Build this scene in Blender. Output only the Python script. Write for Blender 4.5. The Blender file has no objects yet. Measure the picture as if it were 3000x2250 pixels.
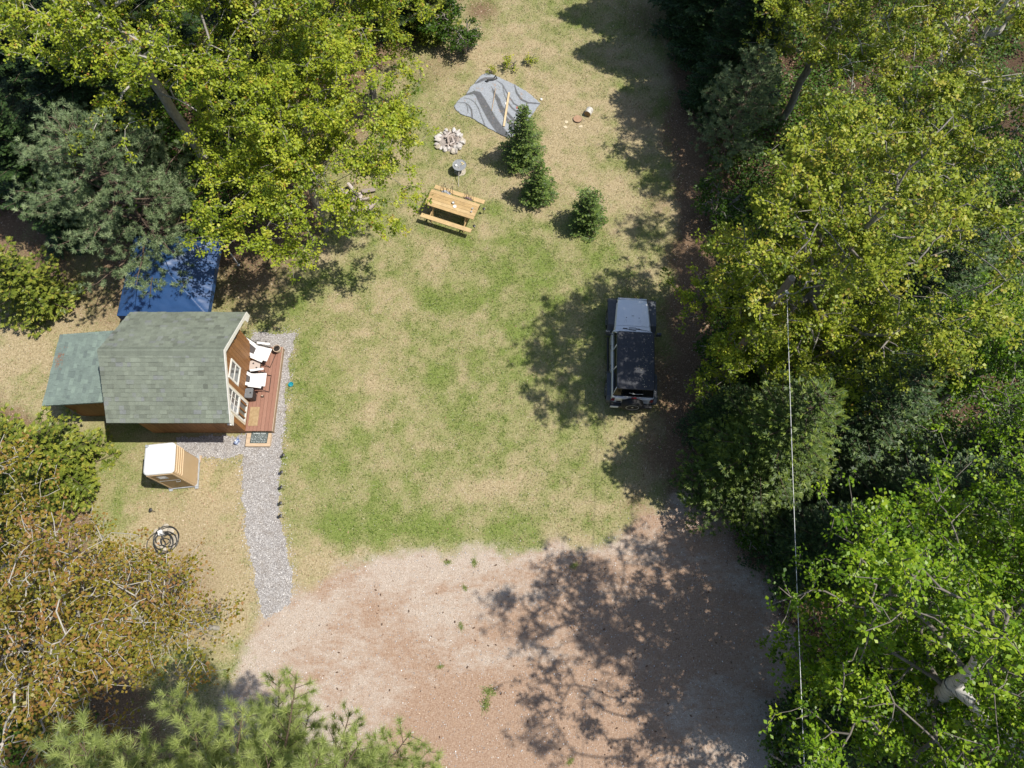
import bpy, bmesh, math, random
import numpy as np
from mathutils import Vector, Matrix

# ------------------------------------------------------------------ camera, world, sun, exposure
scene = bpy.context.scene
COL = scene.collection
TILT = math.radians(21.0); FPX = 2080.0; CAMH = 25.5
cd = bpy.data.cameras.new('camera'); cam = bpy.data.objects.new('camera', cd); COL.objects.link(cam)
cd.sensor_width = 36.0; cd.lens = 36.0 * FPX / 3000.0; cd.clip_end = 1000; cd.clip_start = 0.1
cam.location = (0, 0, CAMH); cam.rotation_euler = (TILT, 0, 0)
scene.camera = cam
SUN_EL = math.radians(62); SUN_DIR = Vector((math.cos(SUN_EL), -0.03, math.sin(SUN_EL))).normalized()
w = bpy.data.worlds.new("World"); scene.world = w; w.use_nodes = True
nt = w.node_tree; bg = nt.nodes['Background']
sky = nt.nodes.new('ShaderNodeTexSky'); sky.sky_type = 'NISHITA'; sky.sun_disc = False
sky.sun_elevation = SUN_EL; sky.sun_rotation = math.radians(90)
nt.links.new(sky.outputs[0], bg.inputs[0]); bg.inputs[1].default_value = 0.105
sd = bpy.data.lights.new('sun', 'SUN'); sun = bpy.data.objects.new('sun', sd); COL.objects.link(sun)
sd.energy = 4.4; sd.angle = math.radians(0.53); sd.color = (1.0, 0.95, 0.87)
sun.location = (20, 0, 40); sun.rotation_euler = SUN_DIR.to_track_quat('Z', 'Y').to_euler()
vs = scene.view_settings; vs.view_transform = 'Standard'; vs.look = 'None'; vs.exposure = 0.26; vs.gamma = 1
scene.cycles.max_bounces = 8; scene.cycles.diffuse_bounces = 3; scene.cycles.glossy_bounces = 3
scene.cycles.transmission_bounces = 4; scene.cycles.transparent_max_bounces = 8
scene.cycles.caustics_reflective = False; scene.cycles.caustics_refractive = False

CT, ST = math.cos(TILT), math.sin(TILT)
def at(u, v, z=0.0):
    """ground survey: the real place (x, y) at height z that the photograph shows at pixel (u, v)"""
    x = (u - 1500) / FPX; y = (1125 - v) / FPX
    d = (x, y * CT + ST, y * ST - CT); k = (z - CAMH) / d[2]
    return (d[0] * k, d[1] * k)
RNG = np.random.default_rng(7); random.seed(7)

# ------------------------------------------------------------------ helpers
def link(o, parent=None):
    COL.objects.link(o)
    if parent is not None: o.parent = parent
    return o
def thing(name, label, cat, loc=(0, 0, 0), rz=0.0, group=None):
    o = bpy.data.objects.new(name, None); o.empty_display_size = 0.2
    o.location = loc; o.rotation_euler = (0, 0, rz); link(o)
    o['label'] = label; o['category'] = cat
    if group: o['group'] = group
    return o
def tag(o, label, cat, group=None):
    o['label'] = label; o['category'] = cat
    if group: o['group'] = group
    return o
def struct(o): o['kind'] = 'structure'; return o
def dup(root, loc=None, rz=None, label=None, scale=None):
    r = root.copy(); COL.objects.link(r)
    if loc is not None: r.location = loc
    if rz is not None: r.rotation_euler = (root.rotation_euler[0], root.rotation_euler[1], rz)
    if scale is not None: r.scale = (scale, scale, scale) if not isinstance(scale, tuple) else scale
    if label: r['label'] = label
    for ch in list(root.children):
        c = ch.copy(); COL.objects.link(c); c.parent = r
        for g in list(ch.children):
            d = g.copy(); COL.objects.link(d); d.parent = c
    return r

class MB:
    def __init__(s): s.v = []; s.f = []; s.t = []
    def add(s, vs, fs, tone=0.5):
        o = len(s.v); s.v += [tuple(p) for p in vs]
        for f in fs: s.f.append(tuple(i + o for i in f)); s.t.append(tone)
    def box(s, c, d, R=None, tone=0.5, taper=(1, 1)):
        hx, hy, hz = d[0] / 2, d[1] / 2, d[2] / 2
        vs = []
        for z in (-hz, hz):
            k = taper if z > 0 else (1, 1)
            for x, y in ((-hx, -hy), (hx, -hy), (hx, hy), (-hx, hy)):
                p = Vector((x * k[0], y * k[1], z))
                if R is not None: p = R @ p
                vs.append((p.x + c[0], p.y + c[1], p.z + c[2]))
        s.add(vs, [(3, 2, 1, 0), (4, 5, 6, 7), (0, 1, 5, 4), (1, 2, 6, 5), (2, 3, 7, 6), (3, 0, 4, 7)], tone)
    def ext(s, poly, axis, a, b, tone=0.5):
        """extrude a 2-D polygon along an axis from a to b"""
        n = len(poly)
        def m(p, k):
            return (k, p[0], p[1]) if axis == 'x' else (p[0], k, p[1]) if axis == 'y' else (p[0], p[1], k)
        vs = [m(p, a) for p in poly] + [m(p, b) for p in poly]
        fs = [tuple(range(n - 1, -1, -1)), tuple(range(n, 2 * n))]
        fs += [(i, (i + 1) % n, n + (i + 1) % n, n + i) for i in range(n)]
        s.add(vs, fs, tone)
    def loft(s, rings, tone=0.5, caps=True):
        n = len(rings[0]); vs = [p for r in rings for p in r]; fs = []
        for k in range(len(rings) - 1):
            for i in range(n):
                j = (i + 1) % n
                fs.append((k * n + i, k * n + j, (k + 1) * n + j, (k + 1) * n + i))
        if caps:
            fs.append(tuple(range(n - 1, -1, -1))); fs.append(tuple(range((len(rings) - 1) * n, len(rings) * n)))
        s.add(vs, fs, tone)
    def lathe(s, c, prof, n=24, R=None, tone=0.5, caps=True):
        rings = []
        for r, z in prof:
            ring = []
            for i in range(n):
                a = 2 * math.pi * i / n
                p = Vector((r * math.cos(a), r * math.sin(a), z))
                if R is not None: p = R @ p
                ring.append((p.x + c[0], p.y + c[1], p.z + c[2]))
            rings.append(ring)
        s.loft(rings, tone, caps)
    def tube(s, pts, r, n=8, tone=0.5, closed=False):
        pts = [Vector(p) for p in pts]; m = len(pts); rings = []
        rr = r if isinstance(r, (list, tuple)) else [r] * m
        prev = None
        for i in range(m):
            t = (pts[min(i + 1, m - 1)] - pts[max(i - 1, 0)])
            t = t.normalized() if t.length > 1e-9 else Vector((0, 0, 1))
            if prev is None:
                ref = Vector((0, 0, 1)) if abs(t.z) < 0.9 else Vector((1, 0, 0))
                u = t.cross(ref).normalized()
            else:
                u = (prev - t * prev.dot(t)).normalized()
            prev = u; v = t.cross(u)
            rings.append([tuple(pts[i] + (u * math.cos(2 * math.pi * k / n) + v * math.sin(2 * math.pi * k / n)) * rr[i]) for k in range(n)])
        s.loft(rings, tone, True)
    def build(s, name, mat, parent=None, bevel=0.0, smooth=False, loc=None, seg=2):
        me = bpy.data.meshes.new(name); me.from_pydata(s.v, [], s.f)
        me.materials.append(mat)
        at_ = me.attributes.new('tone', 'FLOAT', 'FACE'); at_.data.foreach_set('value', s.t)
        if smooth: me.polygons.foreach_set('use_smooth', [True] * len(s.f))
        me.update()
        o = bpy.data.objects.new(name, me); link(o, parent)
        if loc is not None: o.location = loc
        if bevel > 0:
            b = o.modifiers.new('bevel', 'BEVEL'); b.width = bevel; b.segments = seg; b.limit_method = 'ANGLE'; b.angle_limit = 0.6
        return o

def np_mesh(name, V, F, mat, parent=None, tone=None, extra=None, smooth=False):
    """F: (n,k) int array"""
    me = bpy.data.meshes.new(name); n, k = F.shape
    me.vertices.add(len(V)); me.vertices.foreach_set('co', np.ascontiguousarray(V, np.float32).ravel())
    me.loops.add(n * k); me.loops.foreach_set('vertex_index', np.ascontiguousarray(F, np.int32).ravel())
    me.polygons.add(n); me.polygons.foreach_set('loop_start', np.arange(0, n * k, k, dtype=np.int32))
    if smooth: me.polygons.foreach_set('use_smooth', np.ones(n, bool))
    if tone is not None:
        a = me.attributes.new('tone', 'FLOAT', 'FACE'); a.data.foreach_set('value', np.ascontiguousarray(tone, np.float32))
    for nm, arr in (extra or {}).items():
        a = me.attributes.new(nm, 'FLOAT', 'POINT'); a.data.foreach_set('value', np.ascontiguousarray(arr, np.float32))
    me.materials.append(mat); me.update(calc_edges=True); me.validate()
    o = bpy.data.objects.new(name, me); link(o, parent); return o

# ------------------------------------------------------------------ materials
def newmat(name):
    m = bpy.data.materials.new(name); m.use_nodes = True
    return m, m.node_tree, m.node_tree.nodes['Principled BSDF']
def ramp(nt, fac, stops, interp='LINEAR'):
    r = nt.nodes.new('ShaderNodeValToRGB'); cr = r.color_ramp; cr.interpolation = interp
    while len(cr.elements) < len(stops): cr.elements.new(0.5)
    for e, (p, c) in zip(cr.elements, stops): e.position = p; e.color = (c[0], c[1], c[2], 1)
    nt.links.new(fac, r.inputs[0]); return r.outputs[0]
def noise(nt, scale, detail=3.0, rough=0.55, vec=None, stretch=None):
    n = nt.nodes.new('ShaderNodeTexNoise'); n.inputs['Scale'].default_value = scale
    n.inputs['Detail'].default_value = detail; n.inputs['Roughness'].default_value = rough
    if vec is None:
        tc = nt.nodes.new('ShaderNodeTexCoord'); vec = tc.outputs['Object']
    if stretch:
        mp = nt.nodes.new('ShaderNodeMapping'); mp.inputs['Scale'].default_value = stretch
        nt.links.new(vec, mp.inputs[0]); vec = mp.outputs[0]
    nt.links.new(vec, n.inputs['Vector']); return n.outputs['Fac']
def bump(nt, b, h, strength=0.3, dist=0.01):
    n = nt.nodes.new('ShaderNodeBump'); n.inputs['Strength'].default_value = strength; n.inputs['Distance'].default_value = dist
    nt.links.new(h, n.inputs['Height']); nt.links.new(n.outputs[0], b.inputs['Normal'])
def math_(nt, op, a, b=None, clamp=False):
    n = nt.nodes.new('ShaderNodeMath'); n.operation = op; n.use_clamp = clamp
    for i, x in enumerate((a, b)):
        if x is None: continue
        if isinstance(x, (int, float)): n.inputs[i].default_value = x
        else: nt.links.new(x, n.inputs[i])
    return n.outputs[0]
def mix(nt, f, a, b, mode='MIX'):
    n = nt.nodes.new('ShaderNodeMix'); n.data_type = 'RGBA'; n.blend_type = mode
    for i, x in ((0, f), (6, a), (7, b)):
        if isinstance(x, (int, float)): n.inputs[i].default_value = x
        elif isinstance(x, tuple): n.inputs[i].default_value = (*x, 1)
        else: nt.links.new(x, n.inputs[i])
    return n.outputs[2]
def attr(nt, name):
    a = nt.nodes.new('ShaderNodeAttribute'); a.attribute_name = name; return a.outputs['Fac']
def simple(name, c1, c2=None, scale=8.0, rough=0.6, metal=0.0, stretch=None, bmp=0.0, bscale=None, spec=0.5, coat=0.0, lo=0.3, hi=0.7):
    m, nt, b = newmat(name)
    c2 = c2 or tuple(x * 0.75 for x in c1)
    f = noise(nt, scale, 5, 0.6, stretch=stretch)
    nt.links.new(ramp(nt, f, [(lo, c2), (hi, c1)]), b.inputs['Base Color'])
    b.inputs['Roughness'].default_value = rough; b.inputs['Metallic'].default_value = metal
    b.inputs['Specular IOR Level'].default_value = spec; b.inputs['Coat Weight'].default_value = coat
    if bmp: bump(nt, b, noise(nt, bscale or scale * 3, 4, 0.6, stretch=stretch), bmp)
    return m
def toned(name, stops, rough=0.6, nscale=0, namp=0.25, stretch=None, bmp=0.0, spec=0.4, big=0):
    m, nt, b = newmat(name)
    c = ramp(nt, attr(nt, 'tone'), stops)
    if big:
        c = mix(nt, 1.0, c, ramp(nt, noise(nt, big, 4, .7), [(0.3, (.80, .80, .80)), (.7, (1.1, 1.1, 1.08))]), 'MULTIPLY')
    if nscale:
        f = noise(nt, nscale, 5, 0.65, stretch=stretch)
        c = mix(nt, 1.0, c, ramp(nt, f, [(0.25, (1 - namp,) * 3), (0.75, (1 + namp * 0.5,) * 3)]), 'MULTIPLY')
        if bmp: bump(nt, b, f, bmp)
    nt.links.new(c, b.inputs['Base Color']); b.inputs['Roughness'].default_value = rough
    b.inputs['Specular IOR Level'].default_value = spec
    return m
def leafmat(name, stops, trans=0.35, rough=0.45, spec=0.35):
    m, nt, b = newmat(name)
    c = ramp(nt, attr(nt, 'tone'), stops)
    nt.links.new(c, b.inputs['Base Color']); b.inputs['Roughness'].default_value = rough
    b.inputs['Specular IOR Level'].default_value = spec
    t = nt.nodes.new('ShaderNodeBsdfTranslucent'); nt.links.new(c, t.inputs[0])
    ms = nt.nodes.new('ShaderNodeMixShader'); ms.inputs[0].default_value = trans
    nt.links.new(b.outputs[0], ms.inputs[1]); nt.links.new(t.outputs[0], ms.inputs[2])
    out = [n for n in nt.nodes if n.type == 'OUTPUT_MATERIAL'][0]
    nt.links.new(ms.outputs[0], out.inputs[0]); return m

M = {}
M['maple_leaf'] = leafmat('maple_leaf', [(0.0, (0.09, 0.15, 0.012)), (0.4, (0.29, 0.37, 0.026)), (0.75, (0.47, 0.52, 0.045)), (0.92, (0.54, 0.53, 0.06)), (0.94, (0.40, 0.26, 0.05)), (1.0, (0.36, 0.16, 0.045))])
M['olive_leaf'] = leafmat('olive_leaf', [(0.0, (0.08, 0.13, 0.012)), (0.4, (0.27, 0.34, 0.026)), (0.75, (0.43, 0.455, 0.05)), (0.92, (0.48, 0.43, 0.065)), (1.0, (0.36, 0.22, 0.06))])
M['birch_leaf'] = leafmat('birch_leaf', [(0.0, (0.05, 0.12, 0.006)), (0.5, (0.19, 0.33, 0.014)), (1.0, (0.40, 0.51, 0.03))], rough=0.4)
M['under_leaf'] = leafmat('under_leaf', [(0.0, (0.035, 0.085, 0.01)), (0.6, (0.08, 0.16, 0.014)), (1.0, (0.16, 0.25, 0.02))], rough=0.45)
M['red_leaf'] = leafmat('red_leaf', [(0.0, (0.15, 0.16, 0.018)), (0.35, (0.30, 0.255, 0.03)), (0.65, (0.33, 0.21, 0.045)), (1.0, (0.34, 0.165, 0.07))], trans=0.3)
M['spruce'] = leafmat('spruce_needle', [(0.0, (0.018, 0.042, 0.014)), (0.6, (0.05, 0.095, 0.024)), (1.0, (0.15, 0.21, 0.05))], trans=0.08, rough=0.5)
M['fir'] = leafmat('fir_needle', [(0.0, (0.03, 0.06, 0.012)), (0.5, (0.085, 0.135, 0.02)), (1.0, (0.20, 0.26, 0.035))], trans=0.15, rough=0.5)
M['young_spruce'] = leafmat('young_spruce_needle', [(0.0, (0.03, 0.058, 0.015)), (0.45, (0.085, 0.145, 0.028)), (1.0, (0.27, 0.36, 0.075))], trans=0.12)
M['cedar'] = leafmat('cedar_spray', [(0.0, (0.05, 0.085, 0.008)), (0.5, (0.18, 0.225, 0.03)), (0.85, (0.32, 0.345, 0.048)), (1.0, (0.39, 0.33, 0.06))], trans=0.2)
M['pine'] = leafmat('pine_needle', [(0.0, (0.08, 0.13, 0.06)), (0.5, (0.26, 0.345, 0.165)), (1.0, (0.48, 0.56, 0.30))], trans=0.2, rough=0.4)
M['near_pine'] = leafmat('near_pine_needle', [(0.0, (0.26, 0.33, 0.10)), (0.5, (0.47, 0.55, 0.18)), (1.0, (0.64, 0.69, 0.28))], trans=0.42, rough=0.4)
M['twig'] = simple('twig_bark', (0.26, 0.23, 0.19), (0.13, 0.11, 0.09), 5, 0.85)
M['bark'] = simple('grey_bark', (0.34, 0.31, 0.27), (0.15, 0.13, 0.11), 5, 0.85, stretch=(3, 3, 1), bmp=0.5)
M['pale_bark'] = simple('pale_bark', (0.55, 0.52, 0.45), (0.33, 0.30, 0.26), 5, 0.8, stretch=(2, 2, 1), bmp=0.3)
M['brown_bark'] = simple('brown_bark', (0.17, 0.12, 0.085), (0.08, 0.055, 0.04), 6, 0.9, bmp=0.5)
M['birch_bark'] = simple('birch_bark', (0.62, 0.60, 0.56), (0.06, 0.055, 0.05), 3.2, 0.7, stretch=(1.2, 1.2, 7), bmp=0.3, lo=0.36, hi=0.48)

# ------------------------------------------------------------------ numpy noise and polygons
def vnoise(x, y, seed=0):
    xi = np.floor(x).astype(np.int64); yi = np.floor(y).astype(np.int64); xf = x - xi; yf = y - yi
    def h(a, b):
        n = (a * 374761393 + b * 668265263 + seed * 974711) & 0xffffffff
        n = ((n ^ (n >> 13)) * 1274126177) & 0xffffffff
        return ((n ^ (n >> 16)) & 0xffff) / 65535.0
    u = xf * xf * (3 - 2 * xf); v = yf * yf * (3 - 2 * yf)
    return (h(xi, yi) * (1 - u) + h(xi + 1, yi) * u) * (1 - v) + (h(xi, yi + 1) * (1 - u) + h(xi + 1, yi + 1) * u) * v
def fbm(x, y, s, seed=0, o=4):
    r = 0; a = 0.5; t = 0
    for k in range(o):
        r = r + a * vnoise(x * s * 2 ** k + 17.3 * k, y * s * 2 ** k - 9.1 * k, seed + k); t += a; a *= 0.5
    return r / t
def sdist(x, y, poly):
    """signed distance, positive inside"""
    x = np.asarray(x, float); y = np.asarray(y, float)
    d = np.full(x.shape, 1e9); ins = np.zeros(x.shape, bool); n = len(poly)
    for i in range(n):
        ax, ay = poly[i]; bx, by = poly[(i + 1) % n]
        ex, ey = bx - ax, by - ay; L = ex * ex + ey * ey + 1e-12
        t = np.clip(((x - ax) * ex + (y - ay) * ey) / L, 0, 1)
        d = np.minimum(d, np.hypot(x - ax - t * ex, y - ay - t * ey))
        c = ((ay > y) != (by > y)) & (x < (bx - ax) * (y - ay) / (by - ay + 1e-12) + ax)
        ins ^= c
    return np.where(ins, d, -d)
def sst(a, b, x):
    t = np.clip((x - a) / (b - a), 0, 1); return t * t * (3 - 2 * t)
def pix(l): return [at(*p) for p in l]

LAWN = pix([(1490, -60), (2010, -60), (1990, 120), (1960, 330), (1990, 520), (1975, 900), (1960, 1290), (1930, 1480), (1700, 1590), (1480, 1610), (1290, 1600),
            (1000, 1655), (870, 1730), (800, 1830), (660, 2010), (600, 2120), (470, 2180), (330, 1900), (230, 1560), (200, 1300), (60, 1260), (-120, 1100),
            (-60, 830), (90, 640), (210, 640), (330, 800), (640, 800), (930, 690), (900, 480), (980, 300), (1190, 150), (1330, -20), (1400, -60)])
DRIVE = pix([(560, 2300), (640, 2040), (700, 1900), (770, 1800), (870, 1725), (1000, 1655), (1290, 1598), (1500, 1600), (1720, 1580), (1900, 1500), (1990, 1440), (2120, 1520), (2250, 1680), (2340, 1900), (2380, 2300)])
DRIVE = [(-9.9, -9)] + DRIVE + [(9.6, -9)]
PATH = pix([(735, 1000), (745, 975), (868, 978), (850, 1030), (835, 1200), (822, 1330), (815, 1500), (840, 1600), (862, 1700), (858, 1765), (775, 1810), (752, 1720), (727, 1600), (713, 1480), (712, 1330), (640, 1345), (530, 1335), (520, 1285), (720, 1270), (730, 1100)])
# green, brown and dry patches of the lawn, surveyed: pixel centre, radius in metres, weight
GREEN = [(1340, 850, 1.3, .5), (1250, 870, .9, .4), (1450, 820, 1.1, .5), (1620, 790, 1.4, .45), (1780, 745, 1.0, .5), (1160, 960, .7, .4), (1310, 1030, 1.0, .5), (1260, 1120, .9, .45), (1030, 1290, .9, .4),
         (950, 1250, .9, .3), (1000, 1450, 1.1, .4), (910, 1490, 1.0, .45), (1200, 1540, 1.2, .45), (1300, 1570, 1.0, .5), (1470, 1590, .7, .4), (900, 1040, 1.3, .3), (880, 1180, .8, .3), (1090, 780, .9, .4), (1600, 900, 1.6, .5),
         (1560, 1050, 1.5, .5), (1680, 1160, 1.2, .4), (1690, 1390, 1.0, .45), (1430, 1350, 1.0, .3), (1390, 1190, .8, .3), (1600, 1290, .8, .35), (1000, 1130, .8, .3), (1100, 1420, .8, .25), (600, 1510, 1.0, .5), (1560, 600, 1.5, .12), (1050, 1530, 1.2, .4), (1400, 1540, 1.2, .4), (1620, 1500, 1.2, .3), (880, 1350, .9, .3),
         (1240, 480, 1.0, .3), (1290, 640, 1.4, .2), (980, 1560, .8, .4), (1480, 1500, 1.0, .3), (1750, 660, 1.4, .2), (1650, 100, 2.5, .2), (1760, 300, 1.5, .1), (860, 870, 1.2, .35), (920, 700, 1.0, .3)]
DRY = [(560, 1640, 2.2, .7), (640, 1450, 1.2, .5), (420, 1650, 2.0, .5), (1700, 330, 2.6, .6), (1620, 500, 2.2, .45), (1100, 480, 1.6, .35), (1500, 150, 2.5, .4), (1830, 620, 1.6, .4), (60, 1050, 2.5, .4), (1350, 120, 2, .3), (1120, 1090, 1.2, .4), (1350, 960, .9, .3), (1180, 900, .8, .3), (1450, 960, .7, .3), (1400, 1440, 1.3, .35), (1100, 1350, .8, .3), (1550, 1450, 1.3, .3), (1260, 770, 1.0, .4), (1130, 1200, .8, .3), (1500, 1210, .8, .25),
       (1830, 380, 1.4, .4), (1750, 560, 1.2, .2), (1850, 1440, 1.2, .4), (900, 1640, 1.2, .5), (650, 1720, 2.0, .6), (480, 1480, 1.2, .3), (120, 1000, 2.5, .4), (1180, 1500, .6, .2), (870, 1400, .5, .2), (720, 1150, 1, .2)]
BROWN = [(1080, 330, 1.8, .5), (1250, 220, 1.6, .42), (1330, 150, 1.2, .35), (1410, 30, .9, .8), (1480, 130, 1.0, .35), (1000, 430, 1.5, .45), (560, 1480, 1.3, .2), (420, 1440, 1.3, .2), (600, 1660, 2.0, .28), (520, 1750, 1.6, .28), (100, 830, 2.2, .7), (130, 690, 1.5, .6),
         (1880, 340, 1.1, .5), (1930, 600, 1.2, .5), (1900, 60, 2.0, .6), (1930, 1100, 1.4, .75), (1940, 1330, 1.3, .8), (740, 780, 2.4, .8), (360, 870, 2.0, .6), (1880, 860, 1.0, .4), (600, 1900, 1.2, .3), (380, 1750, 1.5, .5), (1860, 1480, .8, .5)]
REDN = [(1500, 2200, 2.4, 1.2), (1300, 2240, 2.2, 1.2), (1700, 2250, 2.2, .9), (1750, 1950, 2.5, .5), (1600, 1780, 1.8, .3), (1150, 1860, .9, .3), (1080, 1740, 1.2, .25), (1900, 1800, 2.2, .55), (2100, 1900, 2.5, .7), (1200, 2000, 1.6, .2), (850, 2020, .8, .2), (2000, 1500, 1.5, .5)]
def blobs(x, y, L):
    r = 0
    for u, v, rad, wt in L:
        bx, by = at(u, v); r = r + wt * np.exp(-((x - bx) ** 2 + (y - by) ** 2) / (rad * rad))
    return r
def terrain(x, y):
    wx = x + 0.5 * (fbm(x, y, 1.1, 3) - .5); wy = y + 0.5 * (fbm(x, y, 1.1, 8) - .5)
    g = 0.40 + 0.75 * (fbm(x, y, 0.9, 21, 3) - .30) + 0.85 * (fbm(x, y, 2.6, 23, 3) - .5) + 0.42 * blobs(wx, wy, GREEN) - 0.6 * blobs(wx, wy, DRY)
    inl = sdist(x, y, LAWN) + 1.2 * (fbm(x, y, 0.9, 5) - .5)
    dd0 = sdist(x, y, DRIVE); b = np.maximum((1 - sst(-0.5, 1.1, inl)) * (1 - .85 * sst(-1.6, -.2, dd0) * sst(6.5, 4.5, x)), np.clip(1.0 * blobs(wx, wy, BROWN), 0, 1))
    dd = sdist(x, y, DRIVE) + 1.3 * (fbm(x, y, 1.3, 11) - .5)
    d = sst(-0.7, 0.9, dd)
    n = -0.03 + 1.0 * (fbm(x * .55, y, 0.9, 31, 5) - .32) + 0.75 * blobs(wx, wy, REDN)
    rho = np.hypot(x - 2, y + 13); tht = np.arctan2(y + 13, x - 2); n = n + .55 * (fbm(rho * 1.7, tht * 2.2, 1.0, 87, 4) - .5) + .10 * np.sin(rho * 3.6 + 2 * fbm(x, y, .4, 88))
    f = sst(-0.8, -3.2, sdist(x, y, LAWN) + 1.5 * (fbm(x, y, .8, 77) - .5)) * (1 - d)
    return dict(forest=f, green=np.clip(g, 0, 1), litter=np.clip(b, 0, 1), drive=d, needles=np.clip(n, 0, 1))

def ground_mat():
    m, nt, b = newmat('ground')
    g, l, d, n = (attr(nt, k) for k in ('green', 'litter', 'drive', 'needles'))
    tc = nt.nodes.new('ShaderNodeTexCoord'); P = tc.outputs['Object']
    fine = noise(nt, 26, 3, 0.65, P); med = noise(nt, 7, 4, 0.65, P); big = noise(nt, 1.6, 4, 0.6, P)
    xf = noise(nt, 55, 2, 0.6, P); st1 = noise(nt, 30, 2, 0.6, P, (1, 0.3, 1)); st2 = noise(nt, 34, 2, 0.6, P, (0.3, 1, 1))
    straw = math_(nt, 'ADD', math_(nt, 'MULTIPLY', st1, 0.5), math_(nt, 'MULTIPLY', st2, 0.5))
    dry = ramp(nt, math_(nt, 'ADD', math_(nt, 'MULTIPLY', straw, 0.75), math_(nt, 'MULTIPLY', med, 0.25)), [(0.32, (0.16, 0.125, 0.065)), (0.47, (0.35, 0.28, 0.16)), (0.6, (0.50, 0.41, 0.255)), (0.72, (0.63, 0.55, 0.40))])
    grn = ramp(nt, math_(nt, 'ADD', math_(nt, 'MULTIPLY', straw, 0.7), math_(nt, 'MULTIPLY', fine, 0.3)), [(0.3, (0.065, 0.095, 0.018)), (0.5, (0.165, 0.215, 0.05)), (0.68, (0.32, 0.345, 0.12))])
    gm = math_(nt, 'ADD', g, math_(nt, 'ADD', math_(nt, 'MULTIPLY', math_(nt, 'SUBTRACT', med, 0.5), 0.65), math_(nt, 'MULTIPLY', math_(nt, 'SUBTRACT', fine, 0.5), 0.75)))
    gm = ramp(nt, gm, [(0.16, (0, 0, 0)), (0.98, (1, 1, 1))])
    c = mix(nt, gm, dry, grn)
    lit = ramp(nt, math_(nt, 'ADD', math_(nt, 'MULTIPLY', fine, 0.6), math_(nt, 'MULTIPLY', straw, 0.4)), [(0.3, (0.07, 0.042, 0.026)), (0.5, (0.19, 0.125, 0.075)), (0.62, (0.31, 0.215, 0.14)), (0.75, (0.47, 0.36, 0.26))])
    lm = math_(nt, 'ADD', l, math_(nt, 'MULTIPLY', math_(nt, 'SUBTRACT', math_(nt, 'ADD', med, fine), 1.0), 0.7))
    c = mix(nt, ramp(nt, lm, [(0.3, (0, 0, 0)), (0.8, (1, 1, 1))]), c, lit)
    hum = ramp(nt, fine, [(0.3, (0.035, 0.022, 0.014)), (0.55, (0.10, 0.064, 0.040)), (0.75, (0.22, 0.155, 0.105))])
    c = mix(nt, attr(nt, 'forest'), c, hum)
    # gravel drive with reddish fallen needles
    grv = ramp(nt, xf, [(0.3, (0.25, 0.195, 0.15)), (0.5, (0.46, 0.375, 0.30)), (0.68, (0.62, 0.535, 0.455))])
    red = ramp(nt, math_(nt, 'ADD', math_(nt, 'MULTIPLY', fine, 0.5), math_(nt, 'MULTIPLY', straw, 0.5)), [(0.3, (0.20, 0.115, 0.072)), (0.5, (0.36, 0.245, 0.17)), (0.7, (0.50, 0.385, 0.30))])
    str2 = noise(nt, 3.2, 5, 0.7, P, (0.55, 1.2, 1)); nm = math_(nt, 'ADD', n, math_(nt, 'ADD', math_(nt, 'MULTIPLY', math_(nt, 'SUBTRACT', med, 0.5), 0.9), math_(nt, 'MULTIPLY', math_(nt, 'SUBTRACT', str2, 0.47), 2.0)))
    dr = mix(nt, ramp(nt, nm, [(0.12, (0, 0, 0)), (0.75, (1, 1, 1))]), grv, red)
    dm = math_(nt, 'ADD', d, math_(nt, 'MULTIPLY', math_(nt, 'SUBTRACT', math_(nt, 'ADD', med, fine), 1.0), 0.6))
    c = mix(nt, ramp(nt, dm, [(0.25, (0, 0, 0)), (0.75, (1, 1, 1))]), c, dr)
    sp = nt.nodes.new('ShaderNodeTexVoronoi'); sp.inputs['Scale'].default_value = 13; nt.links.new(P, sp.inputs['Vector'])
    c = mix(nt, math_(nt, 'MULTIPLY', ramp(nt, sp.outputs['Distance'], [(0.1, (1, 1, 1)), (0.16, (0, 0, 0))]), math_(nt, 'GREATER_THAN', fine, 0.56)), c, (0.72, 0.68, 0.62))
    nt.links.new(c, b.inputs['Base Color']); b.inputs['Roughness'].default_value = 0.95; b.inputs['Specular IOR Level'].default_value = 0.1
    bump(nt, b, math_(nt, 'ADD', straw, math_(nt, 'MULTIPLY', med, 0.6)), 0.6, 0.05)
    return m
GM = ground_mat()
def grid_sheet(name, x0, x1, y0, y1, cell, z, mask=None, mat=None, extra=terrain):
    nx = int(round((x1 - x0) / cell)); ny = int(round((y1 - y0) / cell))
    xs = np.linspace(x0, x1, nx + 1); ys = np.linspace(y0, y1, ny + 1)
    X, Y = np.meshgrid(xs, ys); V = np.stack([X.ravel(), Y.ravel(), np.full(X.size, z)], 1)
    I = np.arange((nx + 1) * (ny + 1)).reshape(ny + 1, nx + 1)
    F = np.stack([I[:-1, :-1], I[:-1, 1:], I[1:, 1:], I[1:, :-1]], -1).reshape(-1, 4)
    if mask is not None:
        c = V[F].mean(1); keep = mask(c[:, 0], c[:, 1]); F = F[keep]
        used = np.unique(F); re = np.full(len(V), -1); re[used] = np.arange(len(used)); V = V[used]; F = re[F]
    return struct(np_mesh(name, V, F, mat or GM, extra=extra(V[:, 0], V[:, 1]) if extra else None))
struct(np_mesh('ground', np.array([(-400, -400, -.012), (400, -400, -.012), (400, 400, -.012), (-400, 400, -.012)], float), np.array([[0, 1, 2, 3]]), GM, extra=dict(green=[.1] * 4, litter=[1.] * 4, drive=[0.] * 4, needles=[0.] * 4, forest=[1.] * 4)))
grid_sheet('ground', -40, 40, -14, 48, 0.4, -.006)
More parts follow.
